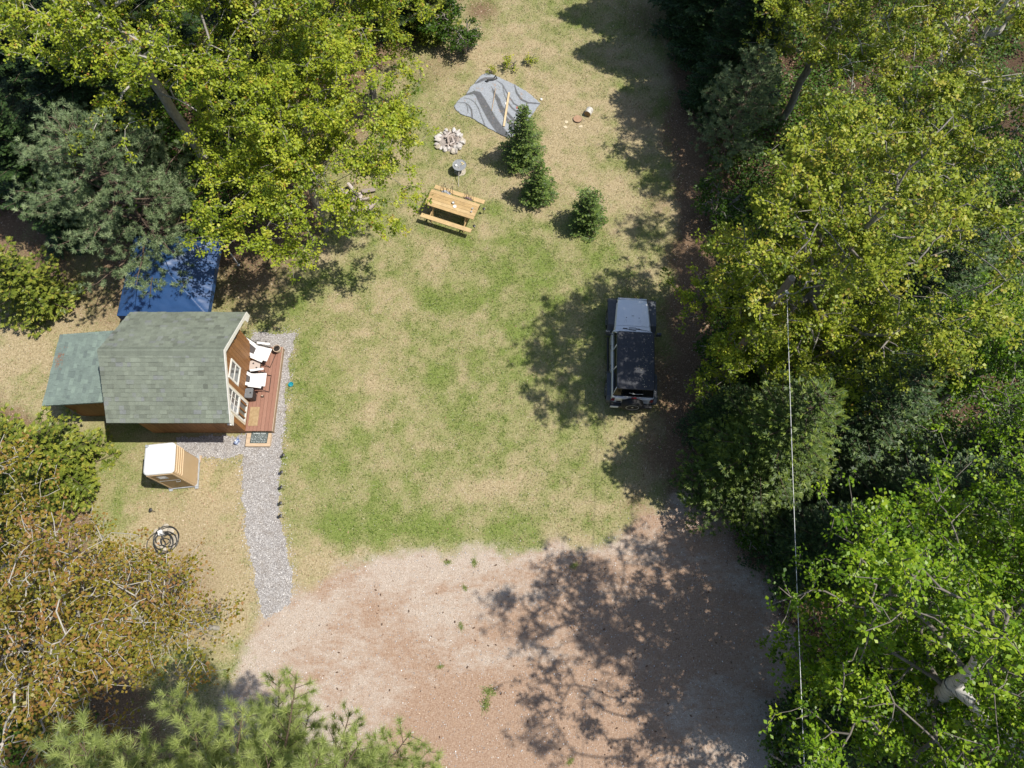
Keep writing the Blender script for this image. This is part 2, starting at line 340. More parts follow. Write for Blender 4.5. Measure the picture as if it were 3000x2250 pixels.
grid_sheet('lawn', -24, 9, -5, 34, 0.15, 0.0, lambda x, y: sdist(x, y, LAWN) + 1.0 * (fbm(x, y, 0.9, 5) - .5) > -0.6)
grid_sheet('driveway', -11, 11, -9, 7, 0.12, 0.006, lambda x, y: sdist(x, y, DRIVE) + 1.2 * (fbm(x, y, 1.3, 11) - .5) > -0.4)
def gravel_mat():
    m, nt, b = newmat('path_gravel')
    v = nt.nodes.new('ShaderNodeTexVoronoi'); v.inputs['Scale'].default_value = 38
    tc = nt.nodes.new('ShaderNodeTexCoord'); nt.links.new(tc.outputs['Object'], v.inputs['Vector'])
    sv = nt.nodes.new('ShaderNodeSeparateColor'); nt.links.new(v.outputs['Color'], sv.inputs[0])
    c = ramp(nt, sv.outputs[0], [(0.0, (0.30, 0.28, 0.27)), (0.45, (0.46, 0.435, 0.42)), (0.8, (0.58, 0.555, 0.54)), (1.0, (0.78, 0.76, 0.74))])
    c = mix(nt, ramp(nt, noise(nt, 2.5, 5, .65), [(0.48, (0, 0, 0)), (0.8, (.6, .6, .6))]), c, (0.34, 0.28, 0.22))
    c = mix(nt, 1.0, c, ramp(nt, v.outputs['Distance'], [(0.35, (1, 1, 1)), (0.75, (0.55, 0.53, 0.5))]), 'MULTIPLY')
    nt.links.new(c, b.inputs['Base Color']); b.inputs['Roughness'].default_value = 0.9; b.inputs['Specular IOR Level'].default_value = 0.2
    bump(nt, b, math_(nt, 'SUBTRACT', 1.0, v.outputs['Distance']), 0.8, 0.03); return m
grid_sheet('path', -14.5, -7, 0.8, 12.5, 0.05, 0.011, lambda x, y: sdist(x, y, PATH) + 0.28 * (fbm(x, y, 1.6, 41) - .5) + 0.22 * (fbm(x, y, 8, 43) - .5) > 0.0, gravel_mat(), None)

# grass blades, dead straw and fallen leaves: ground cover nobody could count
def blades(n, seed, box, cond, L=(0.05, 0.11), W=(0.006, 0.012), tilt=(0.3, 1.25)):
    r = np.random.default_rng(seed)
    x = r.uniform(box[0], box[1], n); y = r.uniform(box[2], box[3], n)
    keep, tone, lk = cond(x, y, r); x = x[keep]; y = y[keep]; tone = tone[keep]; lk = lk[keep]; n = len(x)
    a = r.uniform(0, 2 * np.pi, n); t = r.uniform(*tilt, n); l = r.uniform(*L, n) * lk; wd = r.uniform(*W, n)
    dx = np.cos(a) * np.sin(t) * l; dy = np.sin(a) * np.sin(t) * l; dz = np.cos(t) * l
    px, py = -np.sin(a) * wd, np.cos(a) * wd
    b = np.stack([x, y, np.full(n, .004)], 1)
    V = np.stack([b + np.stack([px, py, 0 * px], 1), b - np.stack([px, py, 0 * px], 1), b + np.stack([dx, dy, dz], 1)], 1).reshape(-1, 3)
    return V, np.arange(3 * n).reshape(-1, 3), tone
HOUSEBOX = (-16.4, -8.9, 7.3, 11.4)
def gcond(x, y, r):
    T = terrain(x, y); g = T['green'] + 0.5 * (fbm(x, y, 4, 51) - .5)
    ok = (sdist(x, y, LAWN) > -0.2) & (T['drive'] < 0.45) & (sdist(x, y, PATH) < -0.02) & ~((x > HOUSEBOX[0]) & (x < HOUSEBOX[1]) & (y > HOUSEBOX[2]) & (y < HOUSEBOX[3]))
    p = np.clip(0.35 + 0.9 * g, 0, 1) * (1 - 0.75 * T['litter'])
    cl = fbm(x, y, 5.5, 61, 3); keep = ok & (r.random(len(x)) < p * sst(.18, .62, cl))
    isg = r.random(len(x)) < np.clip(1.15 * g + .04, 0.08, 0.92)
    tone = np.where(isg, np.clip(r.uniform(0.5, 1.0, len(x)) + .4 * (fbm(x, y, 2.4, 69) - .5), .5, 1), np.clip(r.uniform(0, 0.48, len(x)) + .5 * (fbm(x, y, 3, 67) - .5), 0, .48))
    return keep, tone, np.where(isg, 0.7 + 0.6 * np.clip(g, 0, 1), 0.9)
V, F, T_ = blades(520000, 3, (-24, 8, -4, 33), gcond)
M['grass'] = leafmat('grass_blade', [(0.0, (0.27, 0.215, 0.12)), (0.25, (0.46, 0.385, 0.25)), (0.48, (0.62, 0.55, 0.40)), (0.5, (0.10, 0.155, 0.028)), (0.75, (0.19, 0.25, 0.055)), (1.0, (0.36, 0.385, 0.13))], trans=0.2)
o = np_mesh('grass', V, F, M['grass'], tone=T_); o['kind'] = 'stuff'
def lcond(x, y, r):
    T = terrain(x, y); dr = T['drive']
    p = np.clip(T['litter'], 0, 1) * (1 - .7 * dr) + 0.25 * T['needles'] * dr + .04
    ok = (sdist(x, y, PATH) < -0.05) & ~((x > HOUSEBOX[0]) & (x < HOUSEBOX[1]) & (y > HOUSEBOX[2]) & (y < HOUSEBOX[3]))
    return ok & (r.random(len(x)) < p), r.random(len(x)), np.ones(len(x))
V, F, T_ = blades(130000, 5, (-25, 22, -5, 33), lcond, L=(0.04, 0.10), W=(0.006, 0.024), tilt=(1.2, 1.5))
M['leaf_litter'] = toned('leaf_litter', [(0.0, (0.13, 0.07, 0.04)), (0.5, (0.34, 0.21, 0.12)), (0.85, (0.48, 0.33, 0.21)), (1.0, (0.68, 0.56, 0.44))], 0.8)
o = np_mesh('leaf_litter', V, F, M['leaf_litter'], tone=T_); o['kind'] = 'stuff'

def pebbles(n, seed):
    r = np.random.default_rng(seed); x = r.uniform(-14, 9.5, n); y = r.uniform(-5, 12.3, n)
    pd = sdist(x, y, PATH); dd = sdist(x, y, DRIVE)
    ok = (r.random(n) < np.where(pd > -.35, sst(-.35, .05, pd) * .9, 0) + np.where(dd > -.3, .13 * sst(-.3, .4, dd), 0)) & ~((x > -13.4) & (x < -8.9) & (y > 7.3) & (y < 11.2))
    x = x[ok]; y = y[ok]; m = len(x); L = np.minimum(r.gamma(3, .0075, m) + .008, .055)
    C = np.stack([x, y, .013 + L * .25], 1)
    return kites(C, unit(r, m) * [1, 1, .2], np.stack([r.normal(0, .35, m), r.normal(0, .35, m), np.ones(m)], 1), L, L * r.uniform(.6, 1.1, m)) + (r.random(m),)
# ------------------------------------------------------------------ trees
def tubes(P0, P1, R0, R1, k=5):
    """one tapering prism per segment"""
    T = P1 - P0; L = np.linalg.norm(T, axis=1, keepdims=True) + 1e-9; T = T / L
    ref = np.where(np.abs(T[:, 2:3]) < 0.9, np.array([[0, 0, 1.]]), np.array([[1., 0, 0]]))
    U = np.cross(T, ref); U /= np.linalg.norm(U, axis=1, keepdims=True) + 1e-9; W = np.cross(T, U)
    a = 2 * np.pi * np.arange(k) / k
    ring = np.cos(a)[None, :, None] * U[:, None, :] + np.sin(a)[None, :, None] * W[:, None, :]
    A = P0[:, None, :] - T[:, None, :] * (R0[:, None, None] * 0.4) + ring * R0[:, None, None]
    B = P1[:, None, :] + T[:, None, :] * (R1[:, None, None] * 0.4) + ring * R1[:, None, None]
    n = len(P0); V = np.concatenate([A, B], 1).reshape(-1, 3)
    i = np.arange(k); j = (i + 1) % k
    f = np.stack([i, j, j + k, i + k], 1)
    F = (f[None] + (np.arange(n) * 2 * k)[:, None, None]).reshape(-1, 4)
    return V, F
def kites(C, D, N, L, Wd, lift=0.12):
    """leaf-like kites: centre C, length dir D, normal N"""
    D = D / (np.linalg.norm(D, axis=1, keepdims=True) + 1e-9)
    S = np.cross(N, D); S /= np.linalg.norm(S, axis=1, keepdims=True) + 1e-9; N = np.cross(D, S)
    L = L[:, None]; Wd = Wd[:, None]
    V = np.stack([C - D * L * .5, C + S * Wd * .5 + N * Wd * lift + D * L * .05, C + D * L * .5, C - S * Wd * .5 + N * Wd * lift + D * L * .05], 1).reshape(-1, 3)
    return V, np.arange(len(C) * 4).reshape(-1, 4)
def unit(r, n):
    v = r.normal(size=(n, 3)); return v / np.linalg.norm(v, axis=1, keepdims=True)

V, F, T_ = pebbles(150000, 15)
M['pebble'] = toned('loose_gravel', [(0, (.28, .26, .25)), (.5, (.47, .44, .42)), (.9, (.60, .57, .54)), (1, (.80, .78, .75))], .85)
o = np_mesh('loose_gravel', V, F, M['pebble'], tone=T_); o['kind'] = 'stuff'
def decid(name, label, cat, base, H, R, zlo, nclu, nleaf, ls, leaf, bark, seed, lean=(0, 0), sig=0.085, group=None, tshift=0.0, shell=0.45, trunk_r=None, orange=0.0, ctv=.20, stems=1, twig=0.006, wide=0.8, gaps=()):
    r = np.random.default_rng(seed)
    root = thing(name, label, cat, (base[0], base[1], 0), 0, group)
    # crown: an uneven ellipsoid of leaf clusters
    nbo = max(14, int(nclu / 17)); d = unit(r, nbo); rad = r.random(nbo) ** shell
    lob = unit(r, 9); amp = r.uniform(-.38, .34, 9)
    k = 1.0 + (np.exp(-(1 - d @ lob.T) * 5) * amp).sum(1)
    bo = d * rad[:, None] * k[:, None]
    bi = r.integers(0, nbo, nclu * 3); bsz = r.uniform(.5, 1.3, nbo)[bi][:, None]
    c = bo[bi] + r.normal(0, 1, (nclu * 3, 3)) * bsz * np.array([.36 / R, .36 / R, .17 / max(1, (H - zlo) / 2)]) * min(1, R / 2.5)
    c = c[(c[:, 2] > -1.0)]
    hole = unit(r, 7) * r.uniform(.45, .95, (7, 1)); hr = r.uniform(.16, .33, 7)
    dist = np.linalg.norm(c[:, None] - hole[None], axis=2)
    c = c[(dist > hr[None] * .8).all(1)][:nclu]
    zc = (H + zlo) / 2; hz = (H - zlo) / 2
    tt = np.clip((c[:, 2] + 1) / 2, 0, 1)
    C = np.stack([c[:, 0] * R + lean[0] * tt, c[:, 1] * R + lean[1] * tt, zc + c[:, 2] * hz], 1)
    for g0, g1, gr in gaps:              # natural gaps of the crown
        a_ = np.array(g0) - [base[0], base[1], 0]; e_ = np.array(g1) - np.array(g0); q_ = np.clip((C - a_) @ e_ / (e_ @ e_), 0, 1)
        C = C[np.linalg.norm(C - a_ - q_[:, None] * e_, axis=1) > gr]
    n = len(C)
    # skeleton
    nodes = []; par = []; 
    def addn(p, q): nodes.append(p); par.append(q); return len(nodes) - 1
    starts = []
    for s in range(stems):
        a = r.uniform(0, 6.28); off = np.array([math.cos(a), math.sin(a), 0]) * (0.0 if stems == 1 else 0.15)
        ln = np.array([lean[0], lean[1], 0]) + (np.array([math.cos(a), math.sin(a), 0]) * R * .5 if stems > 1 else 0)
        last = -1; top = zlo + (H - zlo) * 0.72; m = max(4, int(top / 0.5))
        wob = r.normal(0, .05, (m + 1, 2)).cumsum(0) * .6
        tr = []
        for i in range(m + 1):
            t = i / m
            p = off + ln * t * t + np.array([wob[i, 0] - wob[0, 0], wob[i, 1] - wob[0, 1], top * t]); last = addn(p, last); tr.append(last)
        starts.append(tr)
        for j in range(max(3, int(9 / stems))):
            q = tr[int(len(tr) * r.uniform(.35 if zlo > 1 else .15, .85))]; a = r.uniform(0, 6.28) if stems > 1 else j * 2.4 + r.uniform(-.5, .5)
            L = R * r.uniform(.45, .75); el = r.uniform(.25, .9); p = np.array(nodes[q]); pr = q; m2 = max(2, int(L / .45))
            for i in range(m2):
                el2 = el - .12 * i / m2 * 3; a += r.normal(0, .16)
                p = p + np.array([math.cos(a) * math.cos(el2), math.sin(a) * math.cos(el2), math.sin(el2)]) * L / m2
                if p[2] > H * .97: break
                pr = addn(p, pr)
    NN = np.zeros((len(nodes) + n * 4 + 10, 3)); NN[:len(nodes)] = nodes; PL = np.zeros(len(NN)); cnt = len(nodes)
    trunk_n = sum(len(s) for s in starts)
    for i in range(cnt):
        if par[i] >= 0: PL[i] = PL[par[i]] + np.linalg.norm(NN[i] - NN[par[i]])
    cx = np.array([C[:, 0], C[:, 1], np.zeros(n)]).T
    order = np.argsort(np.linalg.norm(C[:, :2], axis=1) + .25 * np.abs(C[:, 2] - zc))
    lo = 3 if zlo > 1 else 1
    tips = np.zeros((n, 3))
    for ci in order:
        p = C[ci]; dv = p - NN[lo:cnt]; dd = np.linalg.norm(dv, axis=1)
        cost = dd + .22 * PL[lo:cnt] + 1.2 * np.clip(-dv[:, 2] / (dd + .01), 0, 1) * dd
        q = int(np.argmin(cost)) + lo; L = dd[q - lo]; m2 = min(3, 1 + int(L / .45)); pr = q; p0 = NN[q]
        tips[ci] = p - p0
        for i in range(1, m2 + 1):
            t = i / m2; pp = p0 + (p - p0) * t + r.normal(0, .05, 3) * L * (t < 1) + np.array([0, 0, .10 * L * math.sin(math.pi * t)])
            NN[cnt] = pp; par.append(pr); PL[cnt] = PL[pr] + L / m2; pr = cnt; cnt += 1
    wt = np.zeros(cnt); par = np.array(par[:cnt]); isleaf = np.ones(cnt, bool); isleaf[par[par >= 0]] = False; wt[isleaf] = 1
    for i in range(cnt - 1, 0, -1):
        if par[i] >= 0: wt[par[i]] += wt[i]
    rr = np.maximum(twig, (trunk_r or 0.0052 * nclu ** .47) * (wt / wt.max()) ** .5)
    e = np.where(par >= 0)[0]
    P0 = NN[par[e]]; P1 = NN[e]; R1 = rr[e]; R0 = np.minimum(rr[par[e]], R1 * 1.5 + .004)
    big = R1 > (.075 if bark is M['birch_bark'] else .03)
    Va, Fa = tubes(P0[big], P1[big], R0[big], R1[big], 9); Vb, Fb = tubes(P0[~big], P1[~big], R0[~big], R1[~big], 4)
    tk = np_mesh('trunk', Va, Fa, bark, root, smooth=True)
    if len(Vb): np_mesh('twigs', Vb, Fb, M['twig'] if bark is M['birch_bark'] else bark, root, smooth=True)
    # leaves
    k = np.maximum(1, r.poisson(nleaf, n)); idx = np.repeat(np.arange(n), k); m = len(idx)
    off = r.normal(0, 1, (m, 3)) * np.array([sig, sig, sig * .7])
    ctr = C[idx] + off
    cn = r.normal(0, .38, (n, 2)); N = np.stack([cn[idx, 0] + r.normal(0, .28, m) + .12, cn[idx, 1] + r.normal(0, .28, m), np.ones(m)], 1) + 0.12 * off / sig
    D = off + r.normal(0, .08, (m, 3)); D[:, 2] -= .05
    sz = ls * r.uniform(.6, 1.25, m)
    V, F = kites(ctr, D, N, sz, sz * wide * r.uniform(.8, 1.15, m))
    ct = r.normal(0, ctv, n); hgt = (C[:, 2] - zlo) / (H - zlo)
    tone = .42 + tshift + ct[idx] + r.normal(0, .12, m) + .12 * (hgt[idx] - .5)
    tone = np.where(r.random(m) < orange * (.4 + (ct[idx] > .1)), r.uniform(.9, 1, m), np.clip(tone, 0, .92))
    np_mesh('crown', V, F, leaf, root, tone=tone)
    return root

def conifer(name, label, cat, base, H, R, mat, seed, step=.30, nb=8, zlo=.05, pl=.14, pw=.05, gap=.12, droop=.1, power=.8, group=None, tip=.35, fan=.42, lush=1.0, trunk_r=None, nstep=.085, jit=(.72, 1.14)):
    r = np.random.default_rng(seed); root = thing(name, label, cat, (base[0], base[1], 0), 0, group)
    tr = trunk_r or .012 * H + .02
    zs = np.arange(0, 1.001, 1 / max(6, int(H / .5))); tp = np.stack([np.zeros_like(zs), np.zeros_like(zs), zs * H], 1)
    tp[:, :2] += r.normal(0, .012, (len(zs), 2)).cumsum(0)
    TR = tr * (1 - zs * .96)
    segs = [(tp[:-1], tp[1:], TR[:-1], TR[1:])]
    Cs, Ds, Ns, Ls, Ws, Ts = [], [], [], [], [], []
    z = max(zlo * H, .12)
    while z < H * .985:
        f = 1 - z / H; nbr = max(3, int(nb * (0.55 + .6 * f) + r.integers(-1, 2)))
        a0 = r.uniform(0, 6.28)
        for b in range(nbr):
            a = a0 + 6.283 * b / nbr + r.normal(0, .2); L = (R * f ** power) * r.uniform(*jit) + .10
            zz = z + r.uniform(-.5, .5) * step; el = .75 * (1 - f) - droop + r.normal(0, .07)
            out = np.array([math.cos(a), math.sin(a), 0]); m = 7; t = np.linspace(0, 1, m)
            bp = out[None] * (L * t)[:, None]; bp[:, 2] = zz + L * (math.tan(el) * t + .10 * t * t - .02 * np.sin(t * 3.1))
            bp[:, :2] += tp[min(len(tp) - 1, int(zz / H * (len(tp) - 1))), :2]
            sidev = np.array([-math.sin(a), math.cos(a), 0])
            br = .006 + .012 * L * (1 - t) * .6
            segs.append((bp[:-1], bp[1:], br[:-1], br[1:]))
            ns = max(2, int(L * .92 / gap)); ts = np.linspace(.10, 1.0, ns); sg = np.where(np.arange(ns) % 2 == 0, 1, -1)
            ax = bp[-1] - bp[0]; ax = ax / (np.linalg.norm(ax) + 1e-9)
            org = np.stack([np.interp(ts, t, bp[:, i]) for i in range(3)], 1)
            sl = np.minimum(fan * L * (1 - ts) ** .75 + .10, .95) * r.uniform(.7, 1.2, ns)
            for sgn in (1, -1):
                sd_ = .55 * ax[None] + sgn * .83 * sidev[None] + r.normal(0, .12, (ns, 3)); sd_[:, 2] -= .08
                sd_ /= np.linalg.norm(sd_, axis=1, keepdims=True)
                mk = max(1, int(sl.max() / nstep)); kk = np.arange(mk)[None] * nstep + .02
                ok = (kk < sl[:, None]) & (r.random((ns, mk)) < lush)
                pos = org[:, None] + sd_[:, None] * kk[..., None]
                for ang in (.55, -.55, 0.0):
                    prp = np.cross(sd_, np.array([0, 0, 1.])); dd = sd_ * math.cos(ang) + prp * math.sin(ang)
                    dd = np.repeat(dd[:, None], mk, 1)[ok]; pp = pos[ok] + dd * pl * .42; q = len(pp)
                    nn = np.stack([r.normal(0, .35, q), r.normal(0, .35, q), np.ones(q)], 1)
                    endf = (kk / (sl[:, None] + .01)); endf = np.broadcast_to(endf, ok.shape)[ok]
                    Cs.append(pp); Ds.append(dd + r.normal(0, .12, (q, 3))); Ns.append(nn); Ls.append(np.full(q, pl) * r.uniform(.75, 1.2, q)); Ws.append(np.full(q, pw) * r.uniform(.8, 1.2, q))
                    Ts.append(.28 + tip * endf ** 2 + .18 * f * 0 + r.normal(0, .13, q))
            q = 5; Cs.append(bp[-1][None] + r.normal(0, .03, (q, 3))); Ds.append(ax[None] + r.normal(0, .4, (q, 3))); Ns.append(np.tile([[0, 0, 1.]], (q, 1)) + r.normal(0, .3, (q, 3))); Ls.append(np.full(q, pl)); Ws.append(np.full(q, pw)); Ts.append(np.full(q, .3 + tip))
        z += step * (.55 + .6 * f)
    q = int(26 + H * 3); zz = H - r.random(q) * .5; Cs.append(np.stack([r.normal(0, .012, q), r.normal(0, .012, q), zz], 1)); Ds.append(np.stack([r.normal(0, .5, q), r.normal(0, .5, q), np.ones(q)], 1)); Ns.append(unit(r, q)); Ls.append(np.full(q, pl * .8)); Ws.append(np.full(q, pw * .6)); Ts.append(np.full(q, .6))
    P0, P1, R0, R1 = (np.concatenate([s[i] for s in segs]) for i in range(4))
    V, F = tubes(P0, P1, R0, R1, 5); np_mesh('trunk', V, F, M['brown_bark'], root, smooth=True)
    V, F = kites(*(np.concatenate(x) for x in (Cs, Ds, Ns, Ls, Ws)), lift=.05)
    np_mesh('crown', V, F, mat, root, tone=np.clip(np.concatenate(Ts), 0, 1)); return root

def pine(name, label, base, H, R, mat, seed, zlo=.25, nneedle=20, nl=.11, nw=.008, whorl=.55, lat=.26, power=.7, topcut=1.0, group=None, dens=1.0, lean=(0, 0)):
    r = np.random.default_rng(seed); root = thing(name, label, 'pine tree', (base[0], base[1], 0), 0, group)
    tr = .011 * H + .03; zs = np.linspace(0, 1, max(8, int(H / .8))); tp = np.stack([np.zeros_like(zs), np.zeros_like(zs), zs * H], 1)
    tp[:, :2] += r.normal(0, .02, (len(zs), 2)).cumsum(0) + np.outer(zs ** 1.5, lean); TRr = tr * (1 - zs * .95)
    segs = [(tp[:-1], tp[1:], TRr[:-1], TRr[1:])]; TO, TD = [], []
    z = H * zlo
    while z < H * .99:
        f = 1 - z / H; nb = r.integers(4, 7); a0 = r.uniform(0, 6.28)
        for b in range(nb):
            a = a0 + 6.283 * b / nb + r.normal(0, .25); L = R * min(1, f * 1.9 + .06) ** power * r.uniform(.65, 1.12) + .15
            el = .25 + .6 * (1 - f) ** 2 + r.normal(0, .1); m = 7; t = np.linspace(0, 1, m); out = np.array([math.cos(a), math.sin(a), 0])
            bp = out[None] * (L * t * math.cos(el * .6))[:, None]; bp[:, 2] = z + L * (math.sin(el) * t * .55 + .12 * t * t)
            bp[1:] += r.normal(0, .03, (m - 1, 3)); bp[:, :2] += [np.interp(z, tp[:, 2], tp[:, 0]), np.interp(z, tp[:, 2], tp[:, 1])]
            br = .008 + .014 * L * (1 - t); segs.append((bp[:-1], bp[1:], br[:-1], br[1:]))
            ax = bp[-1] - bp[0]; ax /= np.linalg.norm(ax) + 1e-9; side = np.cross(ax, [0, 0, 1.]); side /= np.linalg.norm(side) + 1e-9
            ns = max(1, int(L * .85 / lat * dens)); 
            for j in range(ns):
                s = .15 + .85 * (j + r.random()) / ns; o_ = np.array([np.interp(s, t, bp[:, i]) for i in range(3)]); sg = 1 if j % 2 else -1
                ll = (.38 * L * (1 - s) + .22) * r.uniform(.7, 1.2); dr = .7 * ax + sg * .7 * side + r.normal(0, .2, 3); dr[2] += .22; dr /= np.linalg.norm(dr)
                e_ = o_ + dr * ll; segs.append((o_[None], e_[None], np.array([.007]), np.array([.004])))
                nt_ = max(1, int(ll / .13)); 
                for k in range(nt_):
                    if ll * (k + 1) / nt_ < ll * .3: continue
                    p = o_ + dr * ll * (k + 1) / nt_; v = dr + (r.normal(0, .45, 3) if k < nt_ - 1 else 0); v = v / np.linalg.norm(v) 
                    q = p + v * .06 + r.normal(0, .03, 3); TO.append(q); TD.append(v)
            TO.append(bp[-1]); TD.append(ax)
        z += whorl * (.6 + .5 * f) 
    TO.append(tp[-1]); TD.append(np.array([0, 0, 1.]))
    TO = np.array(TO); TD = np.array(TD)
    m = len(TO); idx = np.repeat(np.arange(m), nneedle); n = len(idx)
    dv = TD[idx] * r.uniform(.15, 1.1, (n, 1)) + unit(r, n) * .85; dv[:, 2] += .15; dv /= np.linalg.norm(dv, axis=1, keepdims=True)
    o_ = TO[idx] - TD[idx] * r.uniform(0, .09, (n, 1)); L = nl * r.uniform(.75, 1.15, n)
    sdv = np.cross(dv, unit(r, n)); sdv /= np.linalg.norm(sdv, axis=1, keepdims=True) + 1e-9
    V = np.stack([o_ + sdv * nw, o_ - sdv * nw, o_ + dv * L[:, None]], 1).reshape(-1, 3); F = np.arange(3 * n).reshape(-1, 3)
    tone = np.clip(.45 + r.normal(0, .16, m)[idx] + r.normal(0, .12, n), 0, 1)
    P0, P1, R0, R1 = (np.concatenate([s[i] for s in segs]) for i in range(4))
    Vt, Ft = tubes(P0, P1, R0, R1, 5); np_mesh('trunk', Vt, Ft, M['brown_bark'], root, smooth=True)
    np_mesh('crown', V, F, mat, root, tone=tone); return root

ML, OL, BL, UL, RL = M['maple_leaf'], M['olive_leaf'], M['birch_leaf'], M['under_leaf'], M['red_leaf']
BK, PB = M['bark'], M['pale_bark']
G1 = 'maples along the left edge of the clearing'; G2 = 'maples along the right edge of the clearing'; G3 = 'bright green birches at the lower right'
GS = 'dark spruces in the wood on the left'; GR = 'dark spruces in the wood on the right'; GB = 'understory bushes'
decid('maple_tree', 'large yellow-green maple with a thick grey trunk rising behind the woodpile', 'maple tree', at(915, 420), 13, 4.6, 3.9, 1700, 28, .096, ML, BK, 11, group=G1, orange=.07, trunk_r=.2)
decid('maple_tree', 'yellow-green maple with low branches spreading over the woodpile', 'maple tree', (-7.8, 16.7), 8.6, 4.1, 3.0, 2200, 28, .094, ML, BK, 12, group=G1, orange=.03, lean=(.3, -.6), tshift=.04, trunk_r=.13)
decid('maple_tree', 'broad yellow-green maple with many pale twigs behind the blue-green pine', 'maple tree', (-13.0, 19.6), 13, 4.6, 4.0, 1700, 27, .096, ML, PB, 13, group=G1, orange=.06, trunk_r=.19)
decid('maple_tree', 'bright maple nearest the grey patterned rug', 'maple tree', (-6.3, 23.8), 9.5, 3.5, 2.2, 1400, 28, .094, ML, BK, 14, group=G1, orange=.05)
conifer('cedar_tree', 'bushy light green fir at the top edge left of the bare brown patch', 'fir tree', (-3.9, 28.0), 4.6, 1.6, M['cedar'], 15, tip=.6, lush=.7, pl=.16, pw=.05)
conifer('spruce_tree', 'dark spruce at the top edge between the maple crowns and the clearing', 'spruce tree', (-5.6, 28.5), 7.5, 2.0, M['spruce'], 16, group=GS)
pine('white_pine', 'soft blue-green white pine overhanging the blue canopy', (-13.8, 15.3), 7.8, 3.1, M['pine'], 17, zlo=.22, nneedle=44, nl=.15, nw=.011, whorl=.48, lat=.2)
decid('leafy_bush', 'low leafy bush beside the foot of the blue-green pine', 'bush', at(60, 590), 2.2, 1.3, .3, 240, 9, .1, UL, BK, 18, stems=3, group=GB, tshift=.1)
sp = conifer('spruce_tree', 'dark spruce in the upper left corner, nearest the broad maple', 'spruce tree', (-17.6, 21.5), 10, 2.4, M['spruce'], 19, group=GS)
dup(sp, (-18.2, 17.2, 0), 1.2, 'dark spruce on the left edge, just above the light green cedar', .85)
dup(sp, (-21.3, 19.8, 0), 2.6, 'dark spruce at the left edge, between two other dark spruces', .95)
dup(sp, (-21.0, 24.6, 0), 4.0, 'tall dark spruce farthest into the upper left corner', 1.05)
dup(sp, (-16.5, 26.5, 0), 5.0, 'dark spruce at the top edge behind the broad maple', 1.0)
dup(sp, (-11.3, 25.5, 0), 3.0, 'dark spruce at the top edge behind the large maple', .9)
conifer('cedar_tree', 'light green cedar at the left edge above the green shed roof', 'cedar tree', (-18.6, 13.2), 4.6, 1.6, M['cedar'], 20, pl=.17, pw=.06, gap=.15, tip=.6, lush=.6, jit=(.4, 1.3), group='light green cedars')
conifer('cedar_tree', 'light green cedar touching the corner of the low shed roof', 'cedar tree', (-16.2, 6.3), 5.6, 1.9, M['cedar'], 21, pl=.17, pw=.06, gap=.15, tip=.6, lush=.6, jit=(.4, 1.3), group='light green cedars')
decid('red_maple', 'orange budding red maple with bare white branches in the lower left corner', 'maple tree', (-12.3, 0.4), 10.5, 3.7, 3.4, 2100, 10, .095, RL, PB, 22, group='orange budding trees', trunk_r=.17, sig=.11, tshift=.02, ctv=.27, twig=.009)
decid('red_maple', 'slender orange budding maple leaning over the dry grass below the hose coil', 'maple tree', (-10.0, .9), 7.4, 2.2, 3.0, 800, 9, .09, RL, PB, 122, group='orange budding trees', trunk_r=.08, sig=.11, tshift=-.08, ctv=.25, twig=.007)
decid('red_maple', 'orange budding red maple at the left edge behind the green cedar', 'maple tree', (-15.6, 2.6), 10.0, 3.3, 3.0, 1500, 13, .095, RL, PB, 23, group='orange budding trees', trunk_r=.14, sig=.11, tshift=-.08, ctv=.27, twig=.009)
decid('leafy_bush', 'green leafy bush under the orange tree near the pine shadow', 'bush', at(260, 1980), 2.6, 1.4, .4, 330, 9, .1, UL, BK, 24, stems=3, group=GB, tshift=.18)
decid('leafy_bush', 'green leafy bush in the very bottom left corner', 'bush', at(-20, 2160), 2.8, 1.5, .4, 330, 9, .1, UL, BK, 25, stems=3, group=GB, tshift=.12)
pine('white_pine', 'tall yellow-green white pine closest to the camera at the bottom edge', (-4.2, -5.0), 18.9, 4.1, M['near_pine'], 26, zlo=.5, nneedle=95, nl=.16, nw=.0034, whorl=.28, lat=.09, power=.5, lean=(0.1, 1.7))
# right-hand wood
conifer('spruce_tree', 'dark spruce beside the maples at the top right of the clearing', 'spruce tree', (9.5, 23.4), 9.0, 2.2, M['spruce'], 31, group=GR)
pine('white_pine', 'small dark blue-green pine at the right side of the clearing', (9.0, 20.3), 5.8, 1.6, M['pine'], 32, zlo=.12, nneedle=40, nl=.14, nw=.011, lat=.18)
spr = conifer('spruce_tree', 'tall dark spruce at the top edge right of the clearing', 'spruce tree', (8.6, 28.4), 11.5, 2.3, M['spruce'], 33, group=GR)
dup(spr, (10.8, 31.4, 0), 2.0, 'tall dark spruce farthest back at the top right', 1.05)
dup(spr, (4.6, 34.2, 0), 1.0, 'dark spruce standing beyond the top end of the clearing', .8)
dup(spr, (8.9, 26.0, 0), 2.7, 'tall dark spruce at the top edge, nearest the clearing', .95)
decid('maple_tree', 'tall maple with a thick pale leaning trunk in the upper right corner', 'maple tree', at(2480, 640), 13.5, 4.5, 4.6, 1800, 28, .094, OL, PB, 34, group=G2, orange=.05, trunk_r=.2, twig=.008)
decid('maple_tree', 'yellow-green maple at the top edge next to the dark spruces', 'maple tree', (12.0, 22.2), 11, 3.6, 3.2, 1300, 28, .094, OL, BK, 35, group=G2, orange=.05, tshift=.04, twig=.008)
decid('maple_tree', 'tallest yellow-green maple with a dense net of grey branches right of the car', 'maple tree', (9.6, 10.9), 12.8, 4.3, 4.6, 2000, 28, .094, OL, BK, 36, group=G2, orange=.05, trunk_r=.17, twig=.008)
